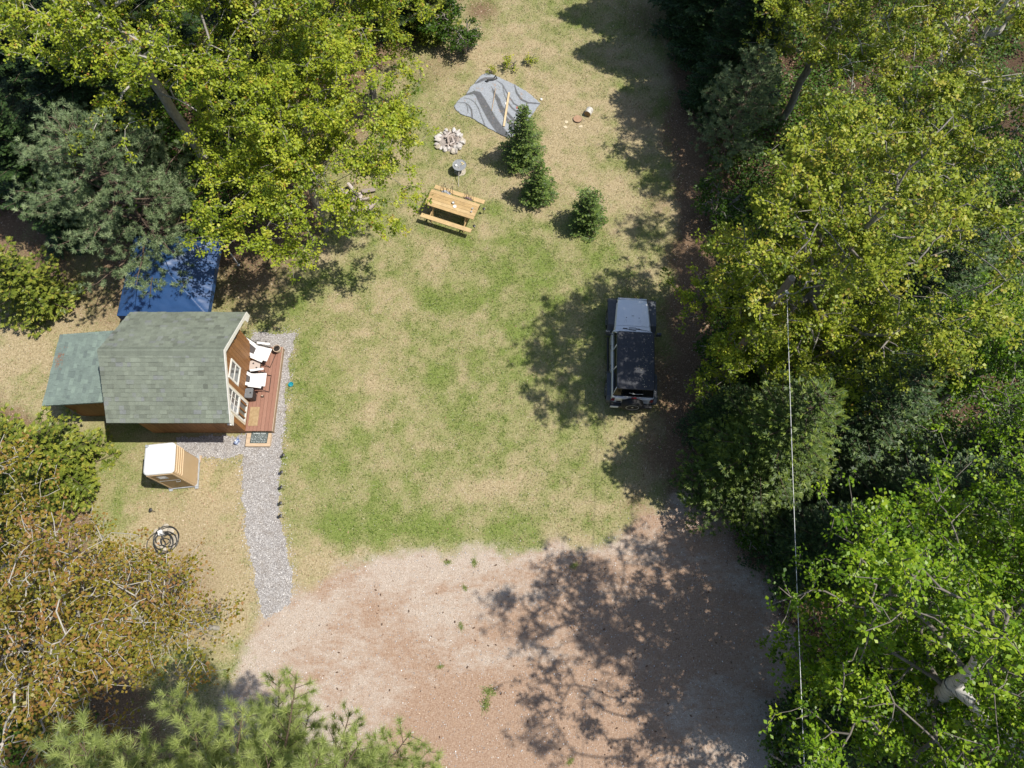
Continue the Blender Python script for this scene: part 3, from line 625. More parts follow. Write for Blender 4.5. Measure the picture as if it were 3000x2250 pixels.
decid('maple_tree', 'bright maple surrounding the wooden utility pole', 'maple tree', (9.5, 10.3), 7.3, 3.7, 1.8, 1600, 28, .094, ML, BK, 37, group=G2, orange=.02, trunk_r=.14, tshift=-.03)
decid('maple_tree', 'thin dark green tree at the right edge beside the bright maple', 'maple tree', (16.6, 14.2), 9.5, 3.3, 2.4, 1000, 9, .11, UL, BK, 38, group=G2, tshift=.15)
conifer('spruce_tree', 'broad olive-green spruce left of the overhead wire', 'spruce tree', (8.2, 6.3), 8.4, 2.7, M['fir'], 39, group=GR, tip=.6, lush=.6, pl=.17, pw=.045, gap=.16, step=.36, fan=.5, nstep=.1)
sps = conifer('spruce_tree', 'dark spruce right of the overhead wire and below the maples', 'spruce tree', (11.3, 7.2), 8.0, 2.4, M['spruce'], 40, group=GR, tip=.6, lush=.62, pl=.16, pw=.045, gap=.16, step=.36, fan=.5, nstep=.1)
dup(sps, (9.9, 3.4, 0), 1.0, 'shaded spruce crossed by the wire above the driveway edge', .8)
dup(sps, (12.6, 4.3, 0), 2.4, 'dark spruce between the bright birches and the maples', 1.0)
dup(sps, (7.4, 7.9, 0), 3.3, 'small dark spruce at the grass edge below the car', .55)
dup(sps, (9.4, -2.2, 0), 4.3, 'low dark spruce at the bottom edge beside the driveway', .6)
decid('birch_tree', 'bright green birch with a thick leaning white trunk', 'birch tree', (11.0, -1.75), 14.2, 4.3, 6.0, 2300, 20, .096, BL, M['birch_bark'], 141, lean=(-2.1, 2.6), group=G3, trunk_r=.23, gaps=[((10.6, -1.4, 4.6), (8.1, -1.1, 9.6), .6), ((10.2, -.9, 6.5), (7.7, -.7, 11.2), .62), ((9.8, -.4, 8.5), (7.6, -.35, 12.5), .6)], tshift=.08, wide=.7)
decid('birch_tree', 'bright green birch behind the leaning white trunk', 'birch tree', (12.9, 2.0), 12.5, 3.9, 3.6, 2000, 20, .096, BL, M['birch_bark'], 42, group=G3, tshift=.1, wide=.7)
decid('birch_tree', 'smaller bright green birch beside the overhead wire near the driveway', 'birch tree', (9.9, -.2), 8.0, 2.9, 1.6, 1300, 17, .11, BL, BK, 43, group=G3, tshift=-.02, wide=.75)
decid('birch_tree', 'green birch at the right edge between spruce and maple', 'birch tree', (14.8, 8.4), 9, 3.2, 2.0, 1300, 20, .096, BL, BK, 44, group=G3, tshift=-.12, wide=.7)
decid('birch_tree', 'bright green birch in the bottom right corner', 'birch tree', (14.3, -3.6), 10, 3.6, 3, 1500, 20, .096, BL, M['birch_bark'], 45, group=G3, tshift=.04, wide=.7)
dup(sps, (15.2, 5.6, 0), 5.2, 'dark spruce at the right edge among the green birches', .95)
dup(sps, (14.0, 11.6, 0), .4, 'dark spruce half hidden behind the bright maple at the right', 1.0)
bu = decid('leafy_bush', 'dark green bush at the shaded right end of the driveway', 'bush', at(2190, 1560), 1.6, 1.0, .15, 260, 9, .09, UL, BK, 46, stems=3, group=GB)
dup(bu, (*at(2330, 1690), 0), 1.0, 'dark green bush under the wire beside the driveway', 1.1)
dup(bu, (*at(2330, 2080), 0), 2.0, 'dark green bush at the foot of the small birch', 1.25)
dup(bu, (*at(2290, 2230), 0), 3.0, 'dark green bush at the bottom edge next to the low spruce', 1.2)
dup(bu, (*at(2120, 880), 0), 4.0, 'green bush under the maples opposite the car', 1.2)
dup(bu, (*at(2100, 1080), 0), 5.0, 'green bush under the bright maple below the utility pole', 1.3)
dup(bu, (*at(2090, 640), 0), .5, 'green bush at the lawn edge under the olive maple', 1.2)
dup(bu, (*at(1360, 150), 0), 1.5, 'green bush beside the light green fir at the top of the clearing', 1.0)
dup(bu, (*at(1290, 100), 0), 2.5, 'green bush between the bright maple and the light green fir', 1.3)
dup(bu, (*at(2420, 1240), 0), 2.2, 'green bush in the shade between the maple and the spruces', 1.5)
def under(n, seed):
    r = np.random.default_rng(seed); x = r.uniform(-27, 24, n); y = r.uniform(-6, 33, n)
    sdl = sdist(x, y, LAWN); cl = fbm(x, y, .7, 81, 3)
    ok = (sdl < -.9) & (sdist(x, y, DRIVE) < -.5) & (r.random(n) < sst(.25, .5, cl) * sst(-.9, -2.2, sdl)) & ~((np.abs(x + 12.85) < 2.2) & (np.abs(y - 13.4) < 2.4)) & ~((x > -17) & (x < -8) & (y > 3) & (y < 12))
    x = x[ok]; y = y[ok]; m = len(x); z = .05 + r.random(m) ** 1.5 * (.25 + 1.0 * fbm(x, y, 1.1, 83))
    C = np.stack([x, y, z], 1); L = r.uniform(.07, .15, m)
    return kites(C, unit(r, m) * [1, 1, .3], np.stack([r.normal(0, .4, m), r.normal(0, .4, m), np.ones(m)], 1), L, L * .8) + (np.clip(r.normal(.5, .2, m) + .5 * (fbm(x, y, 1.5, 85) - .5), 0, 1),)
V, F, T_ = under(560000, 44)
o = np_mesh('undergrowth', V, F, UL, tone=T_); o['kind'] = 'stuff'
sg = decid('sapling', 'yellow-green sapling at the top corner of the rug', 'sapling', at(1495, 200), .7, .35, .05, 34, 8, .075, ML, BK, 47, stems=2, group='yellow-green saplings', tshift=.2, sig=.07)
dup(sg, (*at(1555, 185), 0), 1.0, 'small sapling right of the one at the rug corner', .8)
dup(sg, (*at(195, 665), 0), 2.0, 'yellow sapling left of the blue-green pine', .9)
dup(sg, (*at(160, 690), 0), 3.0, 'yellow sapling nearest the left edge cedar', .8)
dup(sg, (*at(1440, 215), 0), 4.2, 'low yellow sapling left of the one at the rug corner', .6)
ys = conifer('young_spruce', 'tallest young spruce, overlapping the edge of the rug', 'young spruce', (.48, 20.2), 3.3, 1.0, M['young_spruce'], 51, jit=(.5, 1.25), step=.23, nb=9, lush=.74, tip=.6, pl=.095, pw=.027, gap=.08, droop=-.02, power=1.15, zlo=.03, group='young spruces on the lawn', nstep=.055, fan=.45)
conifer('young_spruce', 'middle young spruce just below the tallest one', 'young spruce', (1.08, 18.3), 2.4, .74, M['young_spruce'], 52, jit=(.5, 1.25), step=.22, nb=9, lush=.74, tip=.6, pl=.095, pw=.027, gap=.08, droop=-.02, power=1.0, zlo=.03, group='young spruces on the lawn', nstep=.055, fan=.45)
conifer('young_spruce', 'rounded bright young spruce nearest the car', 'young spruce', (3.05, 16.95), 2.05, .76, M['young_spruce'], 53, jit=(.55, 1.2), step=.2, nb=9, lush=.78, pl=.095, pw=.028, gap=.08, droop=-.08, power=.62, zlo=.03, group='young spruces on the lawn', tip=.5, nstep=.055, fan=.45)
#OBJECTS#
# ------------------------------------------------------------------ materials of the built things
M['shingle'] = toned('grey_green_shingle', [(0.0, (0.15, 0.165, 0.135)), (0.35, (0.205, 0.23, 0.185)), (0.7, (0.245, 0.275, 0.22)), (0.86, (0.225, 0.24, 0.235)), (1.0, (0.28, 0.31, 0.245))], 0.92, 45, 0.3, bmp=0.3, spec=0.15, big=1.6)
M['shingle_green'] = toned('blue_green_shingle', [(0.0, (0.15, 0.185, 0.175)), (0.4, (0.19, 0.24, 0.215)), (0.75, (0.22, 0.28, 0.245)), (1.0, (0.26, 0.33, 0.28))], 0.92, 45, 0.3, bmp=0.3, spec=0.15, big=1.6)
M['siding'] = toned('stained_siding', [(0.0, (0.20, 0.085, 0.028)), (0.5, (0.27, 0.12, 0.038)), (1.0, (0.34, 0.16, 0.055))], 0.6, 6, 0.35, stretch=(4, 4, .5), bmp=.1)
M['white_trim'] = simple('white_trim', (0.80, 0.78, 0.73), (0.70, 0.67, 0.61), 3, 0.5)
M['cream_trim'] = simple('cream_trim', (0.74, 0.66, 0.50), (0.62, 0.54, 0.40), 4, 0.55)
M['soffit'] = simple('soffit_wood', (0.36, 0.25, 0.15), (0.25, 0.17, 0.10), 6, 0.7)
M['deck'] = toned('composite_deck', [(0, (0.27, 0.135, 0.095)), (0.5, (0.33, 0.17, 0.12)), (1, (0.39, 0.215, 0.155))], 0.6, 12, 0.2, stretch=(6, .6, 1), bmp=.1)
M['deck_edge'] = simple('deck_edge', (0.55, 0.40, 0.29), (0.42, 0.29, 0.20), 6, .6)
M['raw_wood'] = simple('raw_wood', (0.62, 0.47, 0.32), (0.46, 0.33, 0.21), 5, 0.7, stretch=(.7, 5, 5), bmp=.15)
M['table_wood'] = toned('honey_table_wood', [(0, (0.48, 0.32, 0.14)), (.5, (0.58, 0.40, 0.19)), (1, (0.66, 0.48, 0.25))], 0.5, 7, .3, stretch=(.8, 7, 7), bmp=.15, big=3)
def glassmat(name, c, rough=.06):
    m, nt, b = newmat(name); b.inputs['Base Color'].default_value = (*c, 1); b.inputs['Roughness'].default_value = rough; b.inputs['Specular IOR Level'].default_value = .8; return m
M['pane'] = glassmat('window_pane', (0.11, 0.13, 0.13)); M['curtain'] = simple('grey_curtain', (.42, .43, .44), (.3, .31, .33), 5, .8, stretch=(1, 8, 1))
M['car_glass'] = simple('car_glass', (0.007, 0.008, 0.009), (.006, .007, .007), 3, .08, spec=.25)
M['blue_cover'] = simple('blue_canopy_fabric', (0.025, 0.075, 0.195), (0.021, 0.062, 0.165), 2.5, 0.42, bmp=.25, bscale=9, stretch=(1, 3, 1), spec=.6)
M['white_metal'] = simple('white_metal', (.7, .7, .7), (.6, .6, .6), 3, .4)
M['potty_tan'] = simple('tan_plastic', (0.54, 0.39, 0.23), (0.50, 0.355, 0.20), 2, 0.45)
M['potty_rib'] = simple('pale_tan_plastic', (0.74, 0.58, 0.38), (0.68, 0.52, 0.33), 2, .45)
M['potty_white'] = simple('white_plastic', (0.86, 0.86, 0.84), (0.82, 0.82, 0.80), 2, 0.4)
M['potty_door'] = simple('brown_door_plastic', (0.30, 0.19, 0.09), (0.26, 0.16, 0.07), 3, .5)
M['grey_plastic'] = simple('grey_plastic', (0.42, 0.44, 0.46), (0.34, 0.36, 0.38), 6, .5)
M['black_metal'] = simple('black_metal', (0.025, 0.024, 0.024), (0.012, 0.012, 0.012), 6, .45)
M['black_plastic'] = simple('black_plastic', (0.035, 0.034, 0.034), (0.02, 0.02, 0.02), 10, .5, bmp=.2)
M['grey_lid'] = simple('grey_glossy_lid', (0.22, 0.23, 0.24), (.13, .14, .15), 6, .25)
M['chair_white'] = simple('white_sling_fabric', (0.86, 0.85, 0.83), (.80, .79, .77), 30, .7)
M['chair_mesh'] = simple('dark_mesh_fabric', (0.10, 0.085, 0.08), (0.06, .05, .05), 40, .8)
M['taupe'] = simple('taupe_table_top', (0.53, 0.46, 0.41), (.49, .42, .38), 4, .5)
M['mat_tan'] = simple('coir_mat', (0.45, 0.325, 0.18), (0.30, 0.20, 0.10), 9, .95, bmp=.4, bscale=80)
M['slate'] = simple('dark_slate_mat', (0.075, 0.095, 0.09), (0.05, .065, .062), 12, .7)
M['chalk'] = simple('chalk_white', (0.80, 0.84, 0.81), (.62, .68, .66), 30, .8)
M['terracotta'] = simple('pot_rim', (0.62, 0.50, 0.38), (.5, .38, .27), 9, .7)
M['soil'] = simple('dark_soil', (0.06, 0.045, 0.035), (.02, .016, .013), 20, .95, bmp=.6)
M['teal'] = simple('teal_bowl', (0.02, 0.30, 0.36), (.016, .24, .30), 4, .25)
M['jug_blue'] = simple('blue_label_plastic', (0.55, .62, .75), (.03, .07, .25), 14, .35, lo=.42, hi=.55)
M['solar'] = simple('solar_lamp_plastic', (0.05, .045, .045), (.03, .03, .03), 9, .35)
M['stone'] = toned('fire_stone', [(0, (0.42, 0.38, 0.34)), (.5, (0.58, .54, .50)), (.85, (0.70, .66, .63)), (1, (.50, .43, .30))], .85, 14, .35, bmp=.4)
M['flat_stone'] = toned('flat_tan_stone', [(0, (0.42, 0.37, 0.29)), (1, (0.56, .50, .40))], .85, 12, .3, bmp=.3)
M['ash_wood'] = toned('grey_ash_wood', [(0, (0.12, 0.10, 0.085)), (.35, (.40, .33, .28)), (1, (0.62, .54, .49))], .9, 14, .35, stretch=(1, 6, 6), bmp=.4)
M['ash'] = simple('ash_bed', (0.48, 0.42, 0.38), (.22, .19, .17), 16, .95, bmp=.6)
M['steel'] = simple('worn_steel', (0.50, 0.51, 0.50), (.33, .34, .34), 9, .42, .45)
M['rod'] = simple('pale_post', (0.55, .50, .43), (.42, .38, .32), 8, .6)
M['sponge'] = simple('yellow_scrap', (.74, .62, .33), (.62, .5, .24), 20, .8)
M['plank'] = simple('pine_plank', (0.70, 0.55, 0.34), (.58, .43, .24), 5, .65, stretch=(4, .5, 4))
M['red_cloth'] = simple('red_scrap', (0.65, 0.14, .13), (.5, .09, .09), 9, .7)
M['white_stuff'] = simple('white_scrap', (.80, .79, .76), (.68, .67, .64), 12, .6)
M['hose'] = simple('black_hose', (0.045, .047, .045), (.025, .025, .025), 12, .35)
M['cut_wood'] = simple('cut_wood_face', (0.40, 0.275, 0.13), (.25, .16, .07), 12, .8)
M['cut_red'] = simple('weathered_slice', (0.45, .29, .18), (.34, .2, .12), 10, .85)
M['pole_wood'] = simple('weathered_pole', (0.24, .205, .165), (.12, .10, .08), 5, .9, stretch=(9, 9, .35), bmp=.4)
M['wire'] = simple('wire_sheath', (.75, .75, .73), (.05, .05, .05), 6.0, .35, lo=.38, hi=.46)
M['cone'] = simple('pine_cone', (0.17, .10, .06), (.09, .05, .03), 30, .85)
M['chip'] = simple('pale_chip', (.70, .60, .42), (.6, .5, .33), 10, .8)
def carpaint():
    m, nt, b = newmat('white_car_paint'); f = noise(nt, 6, 4)
    nt.links.new(ramp(nt, f, [(.3, (.82, .84, .85)), (.7, (.87, .88, .88))]), b.inputs['Base Color']); b.inputs['Roughness'].default_value = .42; b.inputs['Metallic'].default_value = .4
    b.inputs['Coat Weight'].default_value = .8; b.inputs['Coat Roughness'].default_value = .08; return m
M['paint'] = carpaint()
M['hardtop'] = simple('black_hardtop', (0.038, .041, .050), (.028, .03, .036), 9, .42, spec=.5, bmp=.06, bscale=120)
M['flare'] = simple('grey_black_flare', (0.075, .085, .095), (.05, .056, .064), 7, .5)
M['tyre'] = simple('tyre_rubber', (.022, .022, .022), (.012, .012, .012), 20, .8)
M['alloy'] = simple('alloy_rim', (.66, .67, .64), (.55, .56, .54), 8, .3, .35)
M['tail'] = simple('red_tail_lamp', (.22, .012, .014), (.16, .008, .01), 6, .2)
M['head'] = glassmat('clear_headlamp', (.6, .62, .62), .1)

def shift(mb, root):
    x, y, z = root.location; mb.v = [(a - x, b - y, c - z) for a, b, c in mb.v]; return mb
def rrect(hx, hy, rad, z, n=5):
    out = []
    for cx, cy, a0 in ((hx - rad, hy - rad, 0), (-hx + rad, hy - rad, 90), (-hx + rad, -hy + rad, 180), (hx - rad, -hy + rad, 270)):
        for i in range(n + 1):
            a = math.radians(a0 + 90 * i / n); out.append((cx + rad * math.cos(a), cy + rad * math.sin(a), z))
    return out
rr_ = random.Random(5)

# ------------------------------------------------------------------ cabin
EX0, EX1, YS, YN, YR, ZR, ZE = -13.70, -9.53, 7.38, 11.52, 9.45, 4.0, 2.65
WX0, WX1, WY0, WY1 = -13.40, -9.90, 7.80, 11.10; SL = (ZR - ZE) / (YR - YS)
cabin = thing('cabin', 'small brown wooden cabin with a grey-green shingle gable roof and white trim', 'cabin', (-11.65, 9.45, 0))
def roofz(y): return ZR - SL * abs(y - YR)
def tabs(mb, origin, along, up, nrm, length, slope, expo=.148, wmin=.11, wmax=.27, rnd=rr_):
    """shingle courses: overlapping tabs laid from the eave to the ridge"""
    n = int(slope / expo)
    for c in range(n):
        x = -rnd.uniform(0, .15); u0 = c * expo - (.01 if c == 0 else 0); u1 = min((c + 1) * expo + .012, slope)
        while x < length:
            wd = rnd.uniform(wmin, wmax); x0, x1 = max(x, 0), min(x + wd, length); x += wd
            if x1 - x0 < .02: continue
            lift = .013 + (.013 if rnd.random() < .45 else 0); g = .0015
            q = []
            for (a, b, h) in ((x0 + g, u0, 0.0), (x1 - g, u0, 0.0), (x1 - g, u0, lift), (x0 + g, u0, lift), (x1 - g, u1, .003), (x0 + g, u1, .003)):
                q.append(tuple(origin[i] + along[i] * a + up[i] * b + nrm[i] * h for i in range(3)))
            t = min(1, max(0, rnd.gauss(.5, .17)))
            if rnd.random() < .06: t = rnd.uniform(.8, .9)
            mb.add(q, [(0, 1, 2, 3), (3, 2, 4, 5)], t)
sl_len = math.hypot(YR - YS, ZR - ZE); cy, cz = (YR - YS) / sl_len, (ZR - ZE) / sl_len
rb = MB()
for sgn, y0 in ((1, YS), (-1, YN)):
    poly = [(y0, ZE - .004), (YR, ZR - .004), (YR, ZR - .10), (y0, ZE - .10)]
    rb.ext(poly if sgn > 0 else poly[::-1], 'x', EX0, EX1, .5)
    tabs(rb, (EX0, y0, ZE), (1, 0, 0), (0, sgn * cy, cz), (0, -sgn * cz, cy), EX1 - EX0, sl_len - .06)
x = EX0
while x < EX1 - .02:
    x1 = min(x + .16, EX1); t = rr_.uniform(.3, .55); k = .17
    rb.add([(x, YR - k, roofz(YR - k) + .016), (x1, YR - k, roofz(YR - k) + .020), (x1, YR - .03, ZR + .022), (x, YR - .03, ZR + .014), (x1, YR + .03, ZR + .022), (x, YR + .03, ZR + .014), (x1, YR + k, roofz(YR + k) + .020), (x, YR + k, roofz(YR + k) + .016)],
           [(0, 1, 2, 3), (3, 2, 4, 5), (5, 4, 6, 7)], t)
    x += .145
roof = shift(rb, cabin).build('roof', M['shingle'], cabin)
fb = MB()
for xa, xb in ((EX1, EX1 + .025),):
    for sgn, y0 in ((1, YS), (-1, YN)):
        p = [(y0 - sgn * .02, ZE - .15), (y0 - sgn * .02, ZE + .012), (YR, ZR + .012), (YR, ZR - .155)]
        fb.ext(p if sgn < 0 else p[::-1], 'x', xa, xb)
    

for s, y0 in ((1, YS), (-1, YN)):      # boxed eave ends below the rake
    fb.ext([(y0 - s * .02, ZE - .15), (y0 + s * .34, ZE - .15 + .34 * SL - .02), (y0 + s * .30, ZE - .21), (y0 - s * .02, ZE - .30)][::-s], 'x', EX1, EX1 + .024)
shift(fb, cabin).build('fascia', M['white_trim'], roof)
wb = MB()
wb.ext([(WY0 + .03, .12), (WY1 - .03, .12), (WY1 - .03, roofz(WY1) - .16), (YR, ZR - .18), (WY0 + .03, roofz(WY0) - .16)], 'x', WX0 + .03, WX1 - .03, 0)
def hgt(y): return roofz(y) - .12
y = WY0
while y < WY1 - .01:
    y1 = min(y + .152, WY1); a, b_ = y + .004, y1 - .004
    p = [(a, .1), (b_, .1), (b_, hgt(b_))] + ([(YR, hgt(YR))] if a < YR < b_ else []) + [(a, hgt(a))]
    t = rr_.uniform(.2, .9)
    wb.ext(p, 'x', WX1 - .03, WX1, t); wb.ext(p, 'x', WX0, WX0 + .03, t); y = y1
x = WX0 + .002
while x < WX1 - .03:
    x1 = min(x + .152, WX1 - .002); t = rr_.uniform(.2, .9)
    wb.box(((x + x1) / 2, WY0 + .015, (.1 + hgt(WY0)) / 2), (x1 - x - .008, .03, hgt(WY0) - .1), tone=t)
    wb.box(((x + x1) / 2, WY1 - .015, (.1 + hgt(WY1)) / 2), (x1 - x - .008, .03, hgt(WY1) - .1), tone=t); x = x1
shift(wb, cabin).build('wall', M['siding'], cabin)
# front window and glazed door on the east gable
def frame(mb, y0, y1, z0, z1, x, d, wd):
    mb.box((x + d / 2, (y0 + y1) / 2, z0 + wd / 2), (d, y1 - y0, wd)); mb.box((x + d / 2, (y0 + y1) / 2, z1 - wd / 2), (d, y1 - y0, wd))
    mb.box((x + d / 2, y0 + wd / 2, (z0 + z1) / 2), (d, wd, z1 - z0 - 2 * wd)); mb.box((x + d / 2, y1 - wd / 2, (z0 + z1) / 2), (d, wd, z1 - z0 - 2 * wd))
b = MB(); frame(b, 9.09, 9.81, 1.56, 2.48, WX1, .035, .075); b.box((WX1 + .014, 9.45, 2.02), (.028, .57, .05))
win = shift(b, cabin).build('window', M['white_trim'], cabin)
b = MB(); b.box((WX1 + .006, 9.45, 2.235), (.010, .566, .376)); b.box((WX1 + .004, 9.45, 1.80), (.008, .566, .376)); shift(b, cabin).build('pane', M['pane'], win)
b = MB(); frame(b, 7.99, 8.90, .42, 2.50, WX1, .03, .06)
door = shift(b, cabin).build('door', M['cream_trim'], cabin)
b = MB(); frame(b, 8.055, 8.835, .485, 2.435, WX1, .045, .07); b.box((WX1 + .022, 8.445, 1.28), (.044, .64, .11)); b.box((WX1 + .02, 8.445, 1.98), (.02, .64, .022)); b.box((WX1 + .02, 8.445, 1.66), (.02, .64, .022)); b.box((WX1 + .02, 8.34, 1.85), (.018, .02, 1.0)); b.box((WX1 + .02, 8.56, 1.85), (.018, .02, 1.0))
shift(b, cabin).build('sash', M['white_trim'], door)
b = MB(); b.box((WX1 + .005, 8.445, 1.46), (.010, .64, 1.81)); shift(b, cabin).build('pane', M['pane'], door)
b = MB(); b.box((WX1 + .012, 8.27, 1.80), (.004, .25, .9)); shift(b, cabin).build('curtain', M['curtain'], door)
b = MB()
for yy in (8.22, 8.44, 8.70): b.box((WX1 + .028, yy, .885), (.03, .06, .66))
shift(b, cabin).build('bar', M['siding'], door)
b = MB(); b.tube([(WX1 + .05, 8.10, 1.30), (WX1 + .09, 8.10, 1.30), (WX1 + .09, 8.19, 1.30)], .012, 8); shift(b, cabin).build('handle', M['black_metal'], door)
b = MB(); b.box((-10.02, WY0 - .03, 1.5), (.16, .06, .10)); b.lathe((-10.06, WY0 - .09, 1.47), [(.02, -.05), (.05, -.03), (.055, .05)], 12, Matrix.Rotation(1.9, 3, 'X')); b.lathe((-9.97, WY0 - .09, 1.47), [(.02, -.05), (.05, -.03), (.055, .05)], 12, Matrix.Rotation(1.9, 3, 'X'))
shift(b, cabin).build('floodlight', M['white_trim'], cabin, smooth=False)
for yy, zz in ((10.72, 2.72), (10.45, 2.86)):
    b = MB(); b.tube([(WX1, yy, zz + .12), (WX1 + .13, yy, zz + .14), (WX1 + .15, yy, zz + .06)], .012, 6); b.lathe((WX1 + .15, yy, zz - .12), [(.03, 0), (.055, .03), (.06, .14), (.02, .18)], 8)
    shift(b, cabin).build('wall_lamp', M['black_metal'], cabin)
# lean-to
LX0, LX1, LY0, LY1 = -16.45, WX0 - .002, 8.20, 10.95; lz = lambda x: 2.0 + (x - LX0) * .165
b = MB(); b.ext([(LX0, lz(LX0) - .004), (LX0, lz(LX0) - .08), (LX1, lz(LX1) - .08), (LX1, lz(LX1) - .004)], 'y', LY0, LY1, .5)
ll = math.hypot(1, .165); tabs(b, (LX0, LY1, lz(LX0)), (0, -1, 0), (1 / ll, 0, .165 / ll), (-.165 / ll, 0, 1 / ll), LY1 - LY0, (LX1 - LX0) * ll, .145)
ltr = shift(b, cabin).build('lean_to_roof', M['shingle_green'], cabin)
b = MB()
for k in range(60):
    px, py = rr_.gauss(-16.22, .10), rr_.gauss(9.95, .16); px = max(px, LX0 + .02); a = rr_.uniform(0, 3.14)
    b.box((px, py, lz(px) + .022), (.07, .006, .004), Matrix.Rotation(a, 3, 'Z'))
shift(b, cabin).build('fallen_needles', simple('orange_needles', (.42, .16, .07), (.3, .1, .04), 20, .9), ltr)
b = MB()
b.ext([(-16.15, .1), (LX1 - .01, .1), (LX1 - .01, lz(LX1) - .09), (-16.15, lz(-16.15) - .09)], 'y', 8.49, 10.68, 0)
x = -16.2
while x < LX1 - .02:
    x1 = min(x + .152, LX1 - .004); t = rr_.uniform(.2, .9); xm = (x + x1) / 2
    for yy in (8.475, 10.695): b.box((xm, yy, (.1 + lz(xm) - .1) / 2), (x1 - x - .008, .026, lz(x) - .19), tone=t)
    x = x1
b.box((-16.165, 9.585, 1.02), (.026, 2.2, 1.84), tone=.5)
shift(b, cabin).build('lean_to_wall', M['siding'], cabin)
# ------------------------------------------------------------------ deck, step and what stands on them
deck = thing('deck', 'red-brown composite deck along the front of the cabin', 'deck', (-9.39, 9.5, 0))
b = MB(); nb_ = 7; w0 = (1.012 - .03) / nb_
for i in range(nb_): b.box((-9.895 + w0 * (i + .5), 9.51, .285), (w0 - .009, 3.40, .03), tone=rr_.uniform(.2, .9))
shift(b, deck).build('boards', M['deck'], deck)
b = MB(); b.box((-8.895, 9.51, .277), (.026, 3.42, .05)); shift(b, deck).build('edge_trim', M['deck_edge'], deck)
b = MB(); b.box((-9.39, 7.83, .14), (1.0, .03, .25)); b.box((-8.925, 9.51, .13), (.03, 3.34, .24)); b.box((-9.39, 11.19, .14), (1.0, .03, .25)); b.box((-9.40, 9.51, .25), (.9, 3.2, .03)); shift(b, deck).build('skirt', M['soffit'], deck)
step = thing('step', 'pale raw wood step at the south end of the deck', 'step', (-9.42, 7.51, 0))
b = MB(); b.box((-9.42, 7.42, .135), (.91, .32, .035)); b.box((-9.42, 7.68, .135), (.91, .19, .035)); shift(b, step).build('tread', M['raw_wood'], step, .004)
b = MB(); b.box((-9.42, 7.285, .06), (.87, .03, .115)); b.box((-9.855, 7.53, .06), (.03, .44, .115)); b.box((-8.985, 7.53, .06), (.03, .44, .115)); shift(b, step).build('riser', M['raw_wood'], step)
sm = thing('sign_mat', 'dark slate mat with chalk-white camping rules lying on the step', 'mat', (-9.40, 7.585, .153), .0)
b = MB(); b.loft([[(x * 1.0 + .015 * (y > 0), y, z) for x, y, z in rrect(.315, .205, .02, zz)] for zz in (0, .012)]); b.build('board', M['slate'], sm)
def lettering(name, body, size, loc, mat, parent, ext=.002):
    c = bpy.data.curves.new(name, 'FONT'); c.body = body; c.size = size; c.align_x = 'CENTER'; c.align_y = 'CENTER'; c.extrude = ext; c.resolution_u = 2; c.offset = size * .012
    tmp = bpy.data.objects.new(name, c); COL.objects.link(tmp); me = bpy.data.meshes.new_from_object(tmp); bpy.data.objects.remove(tmp)
    me.materials.clear(); me.materials.append(mat); o = bpy.data.objects.new(name, me); link(o, parent); o.location = loc; return o
lettering('lettering', 'CAMPING', .062, (-.105, .165, .014), M['chalk'], sm); lettering('lettering', 'RULES', .062, (.155, .165, .014), M['chalk'], sm)
b = MB()
for i in range(7):                       # lines of handwriting too small to read
    yy = .105 - .045 * i; x = -.29 + .02 * rr_.random()
    while x < .27:
        L = rr_.uniform(.03, .12); pts = [(min(x + L * t / 6, .29), yy + rr_.uniform(-.006, .006) - .012 * (i % 2) * t / 6, .0145) for t in range(7)]
        b.tube(pts, rr_.choice((.003, .005, .007)), 4); x += L + rr_.uniform(.012, .035)
b.build('handwriting', M['chalk'], sm)
dm = thing('door_mat', 'tan coir mat on the deck in front of the door', 'mat', (-9.64, 8.375, .302))
b = MB(); b.loft([rrect(.175, .37, .01, zz) for zz in (0, .014)]); b.build('pile', M['mat_tan'], dm)
